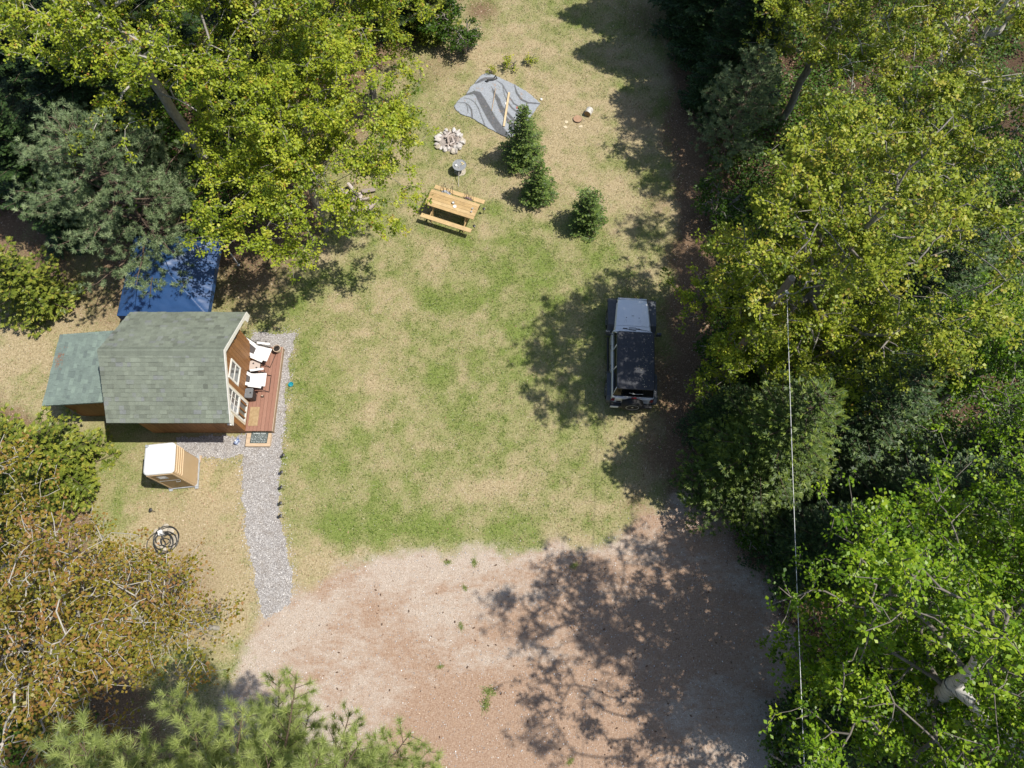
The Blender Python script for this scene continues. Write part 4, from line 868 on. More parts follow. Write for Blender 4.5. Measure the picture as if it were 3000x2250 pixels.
def chair(loc, rz, label):
    t = thing('deck_chair', label, 'chair', loc, rz, 'white deck chairs')
    b = MB(); n = 8; r0, r1 = [], []
    P = [(.30, .435), (.22, .445), (.10, .43), (-.05, .405), (-.20, .385), (-.27, .40)]
    b.loft([[(x, -.265, z), (x, .265, z), (x, .265, z - .018), (x, -.265, z - .018)] for x, z in P]); b.build('seat', M['chair_white'], t)
    def bp(s, y): return (-.27 - .30 * s - .03 * s * s, y * (1 + .10 * s), .40 + .60 * s)
    b = MB(); outs = [(0, -.26), (0, .26), (1, .26), (1, -.26)]; ins = [(.06, -.12), (.06, .12), (.80, .17), (.80, -.17)]
    fr = [bp(*o) for o in outs] + [bp(*i) for i in ins]; bk = [(p[0] - .016, p[1], p[2] - .01) for p in fr]
    F = [(i, (i + 1) % 4, 4 + (i + 1) % 4, 4 + i) for i in range(4)]
    b.add(fr + bk, [f[::-1] for f in F] + [tuple(k + 8 for k in f) for f in F] + [((i + 1) % 4, i, 8 + i, 8 + (i + 1) % 4) for i in range(4)] + [(4 + i, 4 + (i + 1) % 4, 12 + (i + 1) % 4, 12 + i) for i in range(4)])
    bk_ = b.build('backrest', M['chair_white'], t)
    b = MB(); q = [bp(*i) for i in ins]; q = [(p[0] - .006, p[1], p[2] - .004) for p in q]; q2 = [(p[0] - .006, p[1], p[2] - .003) for p in q]; b.add(q + q2, [(3, 2, 1, 0), (4, 5, 6, 7), (0, 1, 5, 4), (1, 2, 6, 5), (2, 3, 7, 6), (3, 0, 4, 7)]); b.build('mesh_panel', M['chair_mesh'], bk_)
    for s in (-1, 1):
        b = MB(); R = Matrix.Rotation(s * .14, 3, 'Z'); b.box((-.02, s * .335, .615), (.50, .085, .022), R); ar = b.build('armrest', M['chair_white'], t, .006)
        if s < 0:
            b = MB(); b.lathe((.12, -.345, .592), [(.034, 0), (.036, .036), (.03, .0365), (.028, .004)], 14); b.build('cup_holder', M['black_plastic'], ar)
        b = MB(); y = s * .30
        b.tube([(.33, y * 1.15, .01), (.30, y * 1.1, .03), (-.30, y, .60), (-.34, y, .63)], .012, 7); b.tube([(-.42, y * 1.15, .01), (-.38, y * 1.1, .03), (.20, y, .43), (.26, y * 1.08, .60)], .012, 7); b.tube([(-.27, y, .39), (-.57, y * .98, .98)], .012, 7); b.tube([(-.27, y, .40), (.28, y, .435)], .012, 7)
        b.tube([(.24, y * 1.1, .60), (-.26, y * 1.1, .605)], .010, 6); b.tube([(.22, y, .44), (-.22, y * 1.1, .60)], .008, 6)
        b.build('side_frame', M['black_metal'], t, smooth=True)
    for xx in (.33, -.42): b = MB(); b.tube([(xx, -.345, .02), (xx, .345, .02)], .011, 7); b.build('cross_bar', M['black_metal'], t, smooth=True)
    return t
chair((-9.52, 9.68, .30), 0.0, 'white deck chair with dark mesh back, next to the black bin')
chair((-9.50, 10.76, .30), -.27, 'white deck chair with dark mesh back, next to the plant pot')
t = thing('side_table', 'small taupe square side table with two cup holes between the deck chairs', 'table', (-9.70, 10.245, .30), .04)
b = MB(); b.loft([rrect(.20, .205, .06, z) for z in (.43, .455)]); b.build('table_top', M['taupe'], t)
b = MB(); b.loft([rrect(a, a + .005, .065, z) for a, z in ((.205, .42), (.215, .43), (.215, .45), (.203, .451))]); b.build('rim', M['black_plastic'], t)
for cx, cy_ in ((-.06, .09), (.07, -.09)):
    b = MB(); b.lathe((cx, cy_, .4555), [(.036, 0), (.036, .004), (.03, .0045), (.028, .001)], 16); b.build('cup_hole', M['chair_mesh'], t)
for sx in (-1, 1):
    for sy in (-1, 1): b = MB(); b.tube([(sx * .16, sy * .16, .43), (sx * .19, sy * .19, 0)], .011, 6); b.build('leg', M['black_metal'], t)
t = thing('storage_bin', 'black tapered bin with a grey glossy lid between chair and door', 'bin', (-9.755, 9.12, .30))
b = MB(); b.loft([rrect(a, c, .05, z) for a, c, z in ((.115, .15, 0), (.125, .165, .2), (.14, .185, .5))]); b.build('body', M['black_plastic'], t)
b = MB(); b.loft([rrect(a, c, .055, z) for a, c, z in ((.148, .192, .49), (.15, .195, .525), (.135, .18, .545), (.12, .165, .525))]); ld = b.build('lid', M['grey_lid'], t)
b = MB(); b.lathe((.06, .0, .527), [(.03, 0), (.03, .01), (.01, .012)], 12); b.build('knob', M['black_plastic'], ld)
t = thing('lantern', 'small brown candle lantern on the deck beside the black bin', 'lantern', (-9.40, 9.16, .30))
b = MB(); b.box((0, 0, .06), (.075, .075, .12), taper=(.8, .8)); b.build('body', M['brown_bark'], t, .004)
b = MB(); b.lathe((0, 0, .121), [(.03, 0), (.028, .012), (.01, .016)], 12); b.build('cap', M['terracotta'], t)
t = thing('plant_pot', 'round plant pot with dark soil at the north corner of the deck', 'plant pot', (-9.03, 11.04, .30))
b = MB(); b.lathe((0, 0, 0), [(.10, 0), (.135, .18), (.150, .24), (.150, .27), (.128, .27), (.122, .22)], 24); b.build('pot', M['terracotta'], t)
b = MB(); b.lathe((0, 0, .225), [(.123, 0), (.09, .02), (.03, .03)], 16); b.build('soil', M['soil'], t)
b = MB()
for k in range(9): a = k * 2.4; b.tube([(.02 * math.cos(a), .02 * math.sin(a), .24), (.07 * math.cos(a), .07 * math.sin(a), .34), (.11 * math.cos(a), .11 * math.sin(a), .33)], .006, 5)
b.build('dry_stems', M['black_plastic'], t)
t = thing('bowl', 'teal bowl on the gravel beside the deck', 'bowl', (*at(852.9, 1126.8, .03), .012))
b = MB(); b.lathe((0, 0, 0), [(.065, 0), (.095, .05), (.10, .06), (.088, .06), (.06, .015)], 24); b.build('shell', M['teal'], t)
t = thing('jug', 'blue and white plastic jug standing on the gravel by the cabin corner', 'jug', (*at(697, 1296, 0), 0), -.5)
b = MB(); b.loft([rrect(a, c, .03, z) for a, c, z in ((.05, .11, 0), (.055, .115, .02), (.055, .115, .17), (.03, .06, .22), (.022, .024, .24))]); b.build('body', M['jug_blue'], t)
b = MB(); b.lathe((0, 0, .24), [(.026, 0), (.026, .03), (.02, .032)], 12); b.build('cap', M['white_stuff'], t)
b = MB(); b.tube([(0, .05, .20), (0, .10, .26), (0, .16, .22), (0, .115, .14)], .012, 6); b.build('handle', M['jug_blue'], t)
t = thing('bucket', 'white plastic bucket behind the cabin beside the blue canopy', 'bucket', (-10.95, 11.95, 0))
b = MB(); b.lathe((0, 0, 0), [(.12, 0), (.15, .34), (.158, .36), (.145, .36), (.115, .03)], 20); b.build('shell', M['white_stuff'], t)
b = MB(); b.tube([(-.15, 0, .33), (-.12, .08, .44), (0, .12, .48), (.12, .08, .44), (.15, 0, .33)], .006, 6); b.build('handle', M['steel'], t)
# ------------------------------------------------------------------ blue canopy
cv = thing('pop_up_canopy', 'blue pop-up canopy behind the cabin under the pine', 'canopy', (-12.85, 13.38, 0))
hx, hy = 1.66, 1.70; n = 60
u = np.linspace(-1, 1, n + 1); U, Vv = np.meshgrid(u, u); hh = 1 - np.maximum(np.abs(U), np.abs(Vv))
dg = np.exp(-((np.abs(U) - np.abs(Vv)) / .05) ** 2)
Z = 2.06 + .80 * hh ** .92 - .05 * np.sin(np.pi * hh) * (1 - dg) + .012 * dg + .035 * (fbm(U * 2 + Vv * 5, Vv * 1.0 - U * 2.5, 2.6, 71) - .5) * (1 - dg)
V = np.stack([U.ravel() * hx, Vv.ravel() * hy, Z.ravel()], 1); I = np.arange((n + 1) ** 2).reshape(n + 1, n + 1)
F = np.stack([I[:-1, :-1], I[:-1, 1:], I[1:, 1:], I[1:, :-1]], -1).reshape(-1, 4)
cvr = np_mesh('cover', V, F, M['blue_cover'], cv, smooth=True)
b = MB(); b.loft([rrect(hx + k, hy + k, .02, z, 1) for k, z in ((0.004, 2.065), (.012, 1.82), (.006, 1.82), (-.002, 2.05))], caps=False); b.build('valance', M['blue_cover'], cv)
for sx in (-1, 1):
    for sy in (-1, 1):
        b = MB(); b.box((sx * (hx - .05), sy * (hy - .05), 1.0), (.035, .035, 2.0)); b.box((sx * (hx - .05), sy * (hy - .05), .006), (.12, .12, .012)); b.build('leg', M['white_metal'], cv)
# ------------------------------------------------------------------ portable toilet
pt = thing('portable_toilet', 'tan portable toilet with a white roof south of the cabin', 'portable toilet', (-11.99, 6.28, 0), math.radians(6))
b = MB(); b.loft([rrect(a, c, .11, z) for a, c, z in ((.50, .53, .10), (.50, .53, .3), (.485, .515, 1.9), (.485, .515, 1.98))]); body = b.build('body', M['potty_tan'], pt)
b = MB()
for k in range(4):
    z = 1.83 - .15 * k; ring = rrect(.487 + .012 * (1.9 - z) + .010, .517 + .012 * (1.9 - z) + .010, .12, z, 5)
    i0 = [i for i, p in enumerate(ring) if p[1] > -.40 ]
    pts = ring[-3:] + ring[:15]; b.tube([p for p in pts if p[1] > -.50], .014, 6)
b.build('rib', M['potty_rib'], body, smooth=True)
b = MB(); b.loft([rrect(a, c, r, z, 6) for a, c, r, z in ((.50, .53, .13, 1.955), (.515, .545, .14, 2.0), (.51, .54, .14, 2.05), (.48, .51, .15, 2.10), (.40, .43, .15, 2.135), (.25, .27, .12, 2.15))]); b.build('roof', M['potty_white'], pt, smooth=True)
b = MB(); b.box((0.0, -.532, 1.03), (.74, .03, 1.78)); dr = b.build('door', M['potty_door'], pt, .012)
b = MB(); b.box((-.41, -.535, 1.02), (.06, .05, 1.84)); b.box((.41, -.535, 1.02), (.06, .05, 1.84)); b.box((0, -.535, 1.95), (.88, .05, .04)); b.build('door_frame', M['potty_tan'], dr, .006)
b = MB(); b.box((-.05, -.550, 1.60), (.30, .008, .30)); sg_ = b.build('sign', M['grey_plastic'], dr)
b = MB()
for k in range(4): b.box((-.05 + rr_.uniform(-.02, .02), -.5555, 1.70 - .055 * k), (rr_.uniform(.12, .24), .003, .014))
b.build('sign_lines', M['white_stuff'], sg_)
b = MB(); b.box((0, -.553, 1.17), (.70, .012, .03)); b.tube([(.20, -.56, 1.10), (.20, -.60, 1.10), (.33, -.60, 1.10), (.33, -.56, 1.10)], .012, 6); b.build('handle', M['steel'], dr)
b = MB(); b.box((0, 0, .075), (1.06, 1.14, .05)); 
for sx in (-1, 1): b.box((sx * .46, 0, .03), (.12, 1.26, .06)); b.box((sx * .545, -.30, .11), (.03, .12, .05)); b.box((sx * .545, .02, .11), (.03, .12, .05)); b.box((sx * .545, .36, .11), (.03, .12, .05))
b.build('skid', M['grey_plastic'], pt, .006)
b = MB(); b.lathe((-.40, .45, 2.0), [(.045, 0), (.045, .20), (.03, .20), (.03, .17)], 14); b.build('vent_pipe', M['grey_plastic'], pt)
tag((lambda b: (b.box((0, 0, .045), (.09, .26, .09)), b.build('wood_block', M['raw_wood'], None, .006))[1])(MB()), 'pale wood block lying against the portable toilet skid', 'wood block').location = (*at(588, 1346, 0), 0)
# ------------------------------------------------------------------ path lamps
def lampt(loc, lean, label, group):
    t = thing('solar_lamp', label, 'garden lamp', loc, lean, group)
    b = MB(); b.tube([(0, 0, 0), (-.03, 0, .26)], .008, 6); b.build('stake', M['solar'], t)
    b = MB(); b.lathe((-.035, 0, .25), [(.02, 0), (.04, .02), (.045, .08), (.062, .085), (.058, .10), (.02, .115)], 14); b.build('lamp_head', M['solar'], t); return t
l0 = lampt((*at(840, 1339), 0), .2, 'solar lamp in a grass tuft, northernmost along the gravel path', 'solar lamps along the gravel path')
for (u_, v_), rz, lb in zip(((835, 1390), (833.5, 1434.5), (832.5, 1478.5), (832.5, 1516.5)), (-.4, -.7, .15, -.15), ('dark solar lamp, second from the cabin along the gravel path', 'solar lamp rising from a small green tuft beside the path', 'solar lamp with a white glint, fourth from the cabin along the path', 'solar lamp farthest from the cabin along the gravel path')):
    dup(l0, (*at(u_, v_), 0), rz, lb)
g0 = dup(l0, (*at(1417, 627), 0), -2.2, 'solar lamp in the grass right of the picnic table'); g0['group'] = 'solar lamps by the picnic table'
g0 = dup(l0, (*at(1389, 677), 0), -2.2, 'solar lamp at the near right corner of the picnic table'); g0['group'] = 'solar lamps by the picnic table'
g0 = dup(l0, (*at(456, 1500), 0), -.6, 'single solar lamp in the grass between toilet and hose'); del g0['group']
# ------------------------------------------------------------------ hose, stones, fire pit
def rock(seed, sx, sy, sz, flat=False):
    r = random.Random(seed); bm = bmesh.new(); bmesh.ops.create_icosphere(bm, subdivisions=2, radius=1)
    pl = [(Vector((r.gauss(0, 1), r.gauss(0, 1), r.gauss(0, .7))).normalized(), r.uniform(.5, .88)) for _ in range(16)]
    for v in bm.verts:
        for n_, d in pl:
            k = v.co.dot(n_) - d
            if k > 0: v.co -= n_ * k
        v.co = Vector((v.co.x * sx, v.co.y * sy, v.co.z * sz))
    m = MB(); m.add([tuple(v.co) for v in bm.verts], [tuple(v.index for v in f.verts) for f in bm.faces], r.random()); bm.free(); return m
def rock_thing(name, label, cat, loc, size, seed, mat, group=None, rz=0):
    m = rock(seed, *size); zmin = min(p[2] for p in m.v); m.v = [(a, b_, c - zmin) for a, b_, c in m.v]
    o = m.build(name, mat); o.location = loc; o.rotation_euler = (0, 0, rz); tag(o, label, cat, group); return o
hx_, hy_ = at(485, 1588)
t = thing('garden_hose', 'coiled black garden hose lying on flat stones', 'hose', (hx_, hy_, 0))
b = MB(); pts = []
for i in range(330):
    a = i * .155; tt = i / 330; rad = .30 + .15 * math.sin(a * .317 + 1) ; ox, oy = .12 * math.sin(a * .21), .10 * math.cos(a * .173)
    pts.append((ox + rad * math.cos(a) * 1.08, oy + rad * math.sin(a), .07 + .035 * math.sin(a * .73) + .06 * tt))
pts += [(-.25, .38, .12), (-.22, .50, .20)]
b.tube(pts, .017, 7); b.build('coil', M['hose'], t, smooth=True)
t = thing('water_tap', 'white water tap box with black pipe fittings beside the hose coil', 'water tap', (*at(477, 1563, 0), 0), .4)
b = MB(); b.box((0, 0, .12), (.15, .17, .24)); b.build('box', M['white_stuff'], t, .01)
b = MB(); b.tube([(.0, .08, .16), (.05, .18, .16), (.12, .2, .14)], .018, 8); b.tube([(-.07, 0, .18), (-.2, .06, .12)], .016, 8); b.tube([(0, -.06, .24), (0, -.06, .28), (.06, -.10, .28)], .014, 8); b.build('fitting', M['hose'], t)
for k, (u_, v_, s) in enumerate(((462, 1560, .17), (485, 1548, .15), (500, 1556, .16), (512, 1580, .17), (505, 1600, .15), (480, 1605, .14), (481, 1630, .15), (466, 1590, .13))):
    rock_thing('flat_stone', ['flat tan stone left of the white tap box', 'flat tan stone behind the white tap box', 'flat tan stone at the upper right of the hose coil', 'flat tan stone at the right inside the hose coil', 'flat tan stone at the lower right of the hose coil', 'flat tan stone at the bottom of the hose coil', 'flat tan stone lying apart below the hose coil', 'flat tan stone at the left inside the hose coil'][k], 'stone', (*at(u_, v_), 0), (s * 1.35, s * 1.1, .05), 300 + k, M['flat_stone'], 'flat stones under the hose', rr_.uniform(0, 3))
FX, FY = at(1320.5, 414)
tag((lambda b: (b.lathe((0, 0, 0), [(.56, 0.0), (.5, .04), (.2, .06)], 20), b.build('ash_bed', M['ash'], None))[1])(MB()), 'pale ash bed in the middle of the fire pit', 'ash').location = (FX, FY, .0)
for k in range(26):
    a = 2 * math.pi * k / 26 + rr_.uniform(-.1, .1); rad = .54 + rr_.uniform(-.12, .10); s = rr_.uniform(.10, .18)
    rock_thing('fire_pit_stone', 'rough pale grey stone in the ring around the fire pit', 'stone', (FX + rad * math.cos(a) * 1.05, FY + rad * math.sin(a), 0), (s * 1.1, s * rr_.uniform(.6, .9), s * .5), 400 + k, M['stone'], 'stones ringing the fire pit', a)
rock_thing('fire_pit_stone', 'big smooth grey boulder at the lower right of the fire pit', 'stone', (*at(1346, 436), 0), (.17, .14, .12), 431, M['stone'], None, .5)
for k in range(26):
    a = rr_.gauss(.9, .6); q = rr_.uniform(.0, .33); th = rr_.uniform(0, 6.28); L = rr_.uniform(.18, .42); r_ = rr_.uniform(.022, .045)
    b = MB(); n_ = 7; rad = [r_ * rr_.uniform(.8, 1.1) for _ in range(4)]
    b.tube([(-L / 2, 0, 0), (-L / 6, .01, 0), (L / 6, -.005, .0), (L / 2, 0, 0)], rad, n_, tone=rr_.random()); o = b.build('burnt_log', M['ash_wood']); tag(o, 'ash-grey piece of firewood lying inside the fire pit ring', 'firewood', 'burnt wood in the fire pit')
    o.location = (FX + q * math.cos(th), FY + q * math.sin(th), .075 + .05 * (k % 3)); o.rotation_euler = (0, rr_.uniform(-.15, .15), a)
# ------------------------------------------------------------------ tray on a post
tx, ty = at(1346, 484, .43)
t = thing('tray_stand', 'round grey metal tray on a short stand between fire pit and picnic table', 'stand', (tx, ty, 0))
b = MB(); b.lathe((0, 0, 0), [(.25, 0), (.25, .015), (.05, .03), (.03, .05), (.025, .42), (.06, .43)], 30); b.build('pedestal', M['flat_stone'], t)
b = MB(); b.lathe((0, 0, .43), [(.04, 0), (.285, .0), (.30, .02), (.292, .02), (.28, .006), (.02, .005)], 36); tr_ = b.build('tray', M['steel'], t)
b = MB()
for k in range(9): a = math.pi + k * .35; b.tube([(.03 * math.cos(a), .03 * math.sin(a), .438), (.25 * math.cos(a), .25 * math.sin(a), .438)], .0035, 4)
b.build('rib', M['steel'], tr_)
for k, (dx, dy) in enumerate(((.10, .12), (.17, .07), (.13, .03))):
    o = rock(500 + k, .05, .04, .018).build('yellow_scrap', M['sponge']); o.location = (tx + dx, ty + dy, .458); tag(o, 'crumbled yellow scrap lying on the round tray', 'scrap', 'yellow scraps on the tray')
b = MB(); b.box((0, 0, .03), (.09, .11, .06)); o = b.build('small_carton', M['white_stuff'], None, .004); o.location = (tx - .13, ty - .05, .437); o.rotation_euler = (0, 0, .3); tag(o, 'small white carton on the left of the round tray', 'carton')
bx_, by_ = at(1343.5, 547); m = MB(); m.tube([(0, 0, .01), (tx - bx_ - .01, ty - .12 - by_, .475)], .014, 7); o = m.build('leaning_stick', M['rod']); o.location = (bx_, by_, 0); tag(o, 'thin pale stick leaning from the grass onto the round tray', 'stick')
# ------------------------------------------------------------------ picnic table
pc = thing('picnic_table', 'honey coloured wooden picnic table with attached benches on the grass', 'picnic table', (-2.475, 17.475, 0), math.radians(-20.5))
b = MB()
for i in range(5): b.box((0, -.316 + .158 * i, .73), (2.17, .152, .038), tone=rr_.uniform(.2, .9))
b.build('table_top', M['table_wood'], pc, .004)
for s in (-1, 1):
    b = MB(); b.box((0, s * .75, .435), (2.25, .195, .038), tone=rr_.uniform(.3, .9)); b.build('bench', M['table_wood'], pc, .004)
for s in (-1, 1):
    b = MB(); x = s * .76
    b.box((x, 0, .396), (.038, 1.66, .09), tone=.3); b.box((x, 0, .68), (.038, .74, .07), tone=.3); b.build('cross_beam', M['table_wood'], pc, .003)
    for q in (-1, 1):
        b = MB(); p0 = Vector((x - s * .038, q * .25, .70)); p1 = Vector((x - s * .038, q * .64, 0.0)); d = p0 - p1; R = d.to_track_quat('Z', 'X').to_matrix(); c = (p0 + p1) / 2
        b.box(c, (.037, .13, d.length), Matrix.Rotation(math.atan2(-(p0.y - p1.y), p0.z - p1.z), 3, 'X'), tone=.4); b.build('leg', M['table_wood'], pc, .003)
    b = MB(); b.tube([(s * .72, 0, .42), (s * .12, 0, .70)], .025, 4); b.build('brace', M['table_wood'], pc)
t = thing('candle_tin', 'round metal candle tin on the picnic table', 'tin', (*at(1328, 594, .80), .75)); b = MB(); b.lathe((0, 0, 0), [(.05, 0), (.055, .08), (.049, .08), (.047, .03)], 20); b.build('tin', M['steel'], t); b = MB(); b.lathe((0, 0, .03), [(.046, 0), (.046, .025), (.01, .026)], 16); b.build('wax', M['white_stuff'], t)
b = MB(); b.lathe((0, 0, 0), [(.045, 0), (.07, .012), (.075, .02), (.066, .018), (.04, .008)], 24); o = b.build('saucer', M['white_stuff']); o.location = (*at(1332.5, 605, .76), .75); tag(o, 'white saucer beside the candle tin on the picnic table', 'saucer')
for k, (u_, v_) in enumerate(((1384.5, 611.5), (1381.5, 620.5))):
    b = MB(); b.lathe((0, 0, 0), [(.03, 0), (.036, .07), (.031, .07), (.028, .01)], 16); o = b.build('cup', M['white_stuff']); o.location = (*at(u_, v_, .78), .75); tag(o, ['white cup nearer the middle of the picnic table, in the pair at its right end', 'white cup nearer the table edge, in the pair at its right end'][k], 'cup', 'white cups on the picnic table')
def stool(u_, v_, rz, sc, cloth, label):
    t = thing('folding_stool', label, 'folding chair', (*at(u_, v_, .46), .455), rz, 'folded chairs on the far bench'); t.scale = (sc,) * 3
    for k, (x0, tx_, ty_, h_) in enumerate(((-.22, -.20, .05, .48), (-.02, -.10, .16, .60), (.16, .10, .02, .44), (.26, .34, .14, .56))):
        b = MB(); b.tube([(x0 - .07, -.06, .01), (tx_ - .01, ty_, h_), (tx_ + .02, ty_, h_), (x0 + .11, .04, .01)], .011, 6); b.build('leg', M['black_metal'], t, smooth=True)
    b = MB(); b.tube([(-.28, -.06, .02), (.30, -.05, .02)], .011, 6); b.tube([(-.24, .06, .03), (.33, .05, .03)], .011, 6); b.build('base_bar', M['black_metal'], t)
    b = MB(); N_ = 8
    for i in range(N_):
        for j in range(4):
            pass
    rows = [[(-.24 + .5 * i / N_, -.07 + .14 * j / 3, .05 + .10 * math.sin(3.14 * i / N_) + .025 * math.sin(5 * i + 2 * j)) for i in range(N_ + 1)] for j in range(4)]
    vs_ = [p for r_ in rows for p in r_]; fs_ = [(j * (N_ + 1) + i, j * (N_ + 1) + i + 1, (j + 1) * (N_ + 1) + i + 1, (j + 1) * (N_ + 1) + i) for j in range(3) for i in range(N_)]
    b.add(vs_, fs_); o = b.build('seat_cloth', cloth, t, smooth=True); m = o.modifiers.new('thick', 'SOLIDIFY'); m.thickness = .008; return t
stool(1306, 566, -.32, .82, simple('grey_cloth', (.50, .52, .57), (.36, .38, .42), 9, .8), 'folded chair with black legs up and grey cloth on the far bench')
stool(1371, 583, -.36, .62, simple('mauve_cloth', (.36, .25, .24), (.22, .15, .15), 9, .8), 'folded chair with black legs and mauve cloth on the far bench')
# ------------------------------------------------------------------ rug and the things lying on it
zp = lambda x, y: at(1320 + x * .231, 200 + y * .231, .02)
RUG = [zp(*p) for p in ((45, 480), (100, 405), (200, 330), (245, 240), (300, 205), (350, 130), (400, 85), (460, 62), (560, 92), (700, 160), (820, 212), (960, 292), (1050, 370), (1085, 400), (1140, 445), (1060, 560), (960, 700), (850, 830), (740, 893), (650, 850), (500, 770), (380, 700), (250, 620), (130, 580), (60, 520))]
BANDS = [[(150, 350, 10), (220, 330, 30), (300, 310, 62), (350, 330, 88), (400, 420, 105), (450, 510, 112), (510, 620, 118), (570, 710, 120), (640, 800, 120), (700, 870, 110)],
 [(520, 235, 6), (550, 310, 36), (600, 400, 58), (625, 470, 62), (655, 560, 46), (690, 620, 44), (760, 700, 55), (830, 760, 50)], [(615, 440, 26), (680, 530, 36), (760, 620, 42), (840, 700, 44)],
 [(585, 160, 12), (650, 200, 16), (690, 270, 18), (740, 360, 20), (800, 450, 24), (880, 500, 26), (960, 560, 20), (1040, 575, 14)], [(660, 220, 10), (680, 330, 13), (720, 430, 16), (780, 510, 24), (850, 565, 30), (930, 640, 34)],
 [(810, 215, 16), (840, 320, 28), (900, 400, 34), (980, 440, 30), (1130, 455, 22)], [(90, 438, 8), (180, 440, 14), (230, 470, 22), (265, 530, 24), (275, 640, 22)], [(190, 445, 8), (215, 500, 15), (222, 570, 13)],
 [(170, 382, 8), (250, 395, 12), (310, 440, 15), (350, 500, 15), (385, 600, 15), (440, 740, 15)], [(320, 195, 20), (380, 160, 46), (440, 135, 46), (560, 130, 26)]]
def rugx(x, y):
    m = np.zeros(len(x))
    for B in BANDS:
        P_ = [(*zp(a, c), wd * .231 / 70 / 2) for a, c, wd in B]
        for (ax, ay, aw), (bx, by, bw) in zip(P_[:-1], P_[1:]):
            ex, ey = bx - ax, by - ay; t_ = np.clip(((x - ax) * ex + (y - ay) * ey) / (ex * ex + ey * ey), 0, 1)
            m = np.maximum(m, sst(.012, -.012, np.hypot(x - ax - t_ * ex, y - ay - t_ * ey) - (aw + (bw - aw) * t_)))
    return dict(band=m)
def rugmat():
    m, nt, b = newmat('rug'); P_ = nt.nodes.new('ShaderNodeTexCoord').outputs['Object']
    f = noise(nt, 12, 5, .65, P_); k = mix(nt, attr(nt, 'band'), ramp(nt, f, [(.3, (.27, .29, .315)), (.7, (.37, .395, .425))]), ramp(nt, f, [(.3, (.085, .088, .094)), (.7, (.15, .153, .16))]))
    k = mix(nt, ramp(nt, noise(nt, 3.2, 5, .75, P_), [(.60, (0, 0, 0)), (.70, (.8, .8, .8))]), k, (.36, .25, .18))
    nt.links.new(k, b.inputs['Base Color']); b.inputs['Roughness'].default_value = .95; bump(nt, b, f, .4, .02); return m
rug = grid_sheet('outdoor_rug', -3, 2, 20.5, 26, .03, .028, lambda x, y: sdist(x, y, RUG) + .05 * (fbm(x, y, 6, 91) - .5) > 0, rugmat(), rugx)
del rug['kind']; tag(rug, 'weathered grey outdoor rug with dark wavy bands spread on the grass', 'rug')
co = np.zeros(len(rug.data.vertices) * 3, np.float32); rug.data.vertices.foreach_get('co', co); co = co.reshape(-1, 3); co[:, 2] += .035 * (fbm(co[:, 0], co[:, 1], 2.2, 95) - .5) + .008; rug.data.vertices.foreach_set('co', co.ravel())
m_ = rug.modifiers.new('thick', 'SOLIDIFY'); m_.thickness = .008; m_.offset = -1
def bar(name, a, b_, wd, h, z, mat, label, cat):
    A, B = Vector((*zp(*a), z)), Vector((*zp(*b_), z)); d = B - A; m = MB(); m.box((0, 0, h / 2), (wd, d.length, h)); o = m.build(name, mat, None, .004); o.location = (A + B) / 2; o.rotation_euler = (0, 0, math.atan2(d.y, d.x) - math.pi / 2); return tag(o, label, cat)
bar('plank', (742, 318), (676, 748), .09, .04, .055, M['plank'], 'long pale wooden plank lying across the rug', 'plank')
def rod(name, pts, r, mat, label, cat, n=7):
    m = MB(); p0 = Vector(pts[0]); m.tube([Vector(p) - p0 for p in pts], r, n); o = m.build(name, mat, None, smooth=True); o.location = p0; return tag(o, label, cat)
rod('wooden_stick', [(*zp(573, 262), .075), (*zp(522, 548), .062)], .016, M['raw_wood'], 'thin pale stick lying on the rug left of the plank', 'stick')
rod('hose_scrap', [(*zp(440, 168), .06), (*zp(465, 180), .075), (*zp(500, 158), .065), (*zp(540, 150), .08), (*zp(575, 98), .065), (*zp(590, 140), .07), (*zp(548, 158), .10), (*zp(470, 160), .09), (*zp(452, 178), .065)], .028, M['hose'], 'tangled black strap on the top corner of the rug', 'strap')
for a, sz_, mt, nm, lb in (((843, 503), (.055, .10, .02), M['red_cloth'], 'red_scrap', 'small red scrap on the rug right of the plank'), ((706, 455), (.10, .11, .02), M['white_stuff'], 'white_rag', 'white rag on the rug partly under the plank'), ((1150, 398), (.075, .08, .05), M['white_stuff'], 'white_stone', 'white stone in the grass at the right corner of the rug')):
    rock_thing(nm, lb, nm.split('_')[1], (*zp(*a), .035 if nm != 'white_stone' else 0), sz_, hash(nm) % 97 + 5 if False else len(lb), mt)
# log, slice, chips
A, B = Vector((*at(1721, 334, .16), .16)), Vector((*at(1729, 320, .16), .16)); d = B - A
t = thing('log', 'short birch log lying in the grass with its sawn end showing', 'log', (A.x, A.y, 0), math.atan2(d.y, d.x)); L = d.length
b = MB(); R = Matrix.Rotation(math.pi / 2, 3, 'Y'); b.lathe((0, 0, .16), [(.155, 0), (.163, .02), (.158, L * .5), (.165, L - .02), (.15, L)], 26, R); b.build('bark', simple('white_birch_bark', (.60, .58, .53), (.32, .28, .23), 6, .7, lo=.35, hi=.5), t)
b = MB(); b.lathe((-.004, 0, .16), [(.148, 0), (.148, .006)], 26, R); b.build('sawn_end', M['cut_wood'], t)
t = thing('log_slice', 'flat reddish log slice lying in the grass beside the birch log', 'log slice', (*at(1692, 349, .03), 0)); b = MB(); b.lathe((0, 0, 0), [(.20, 0), (.21, .03), (.20, .065)], 26); b.build('bark', M['brown_bark'], t); b = MB(); b.lathe((0, 0, .066), [(.192, 0), (.19, .004)], 26); b.build('sawn_face', M['cut_red'], t)
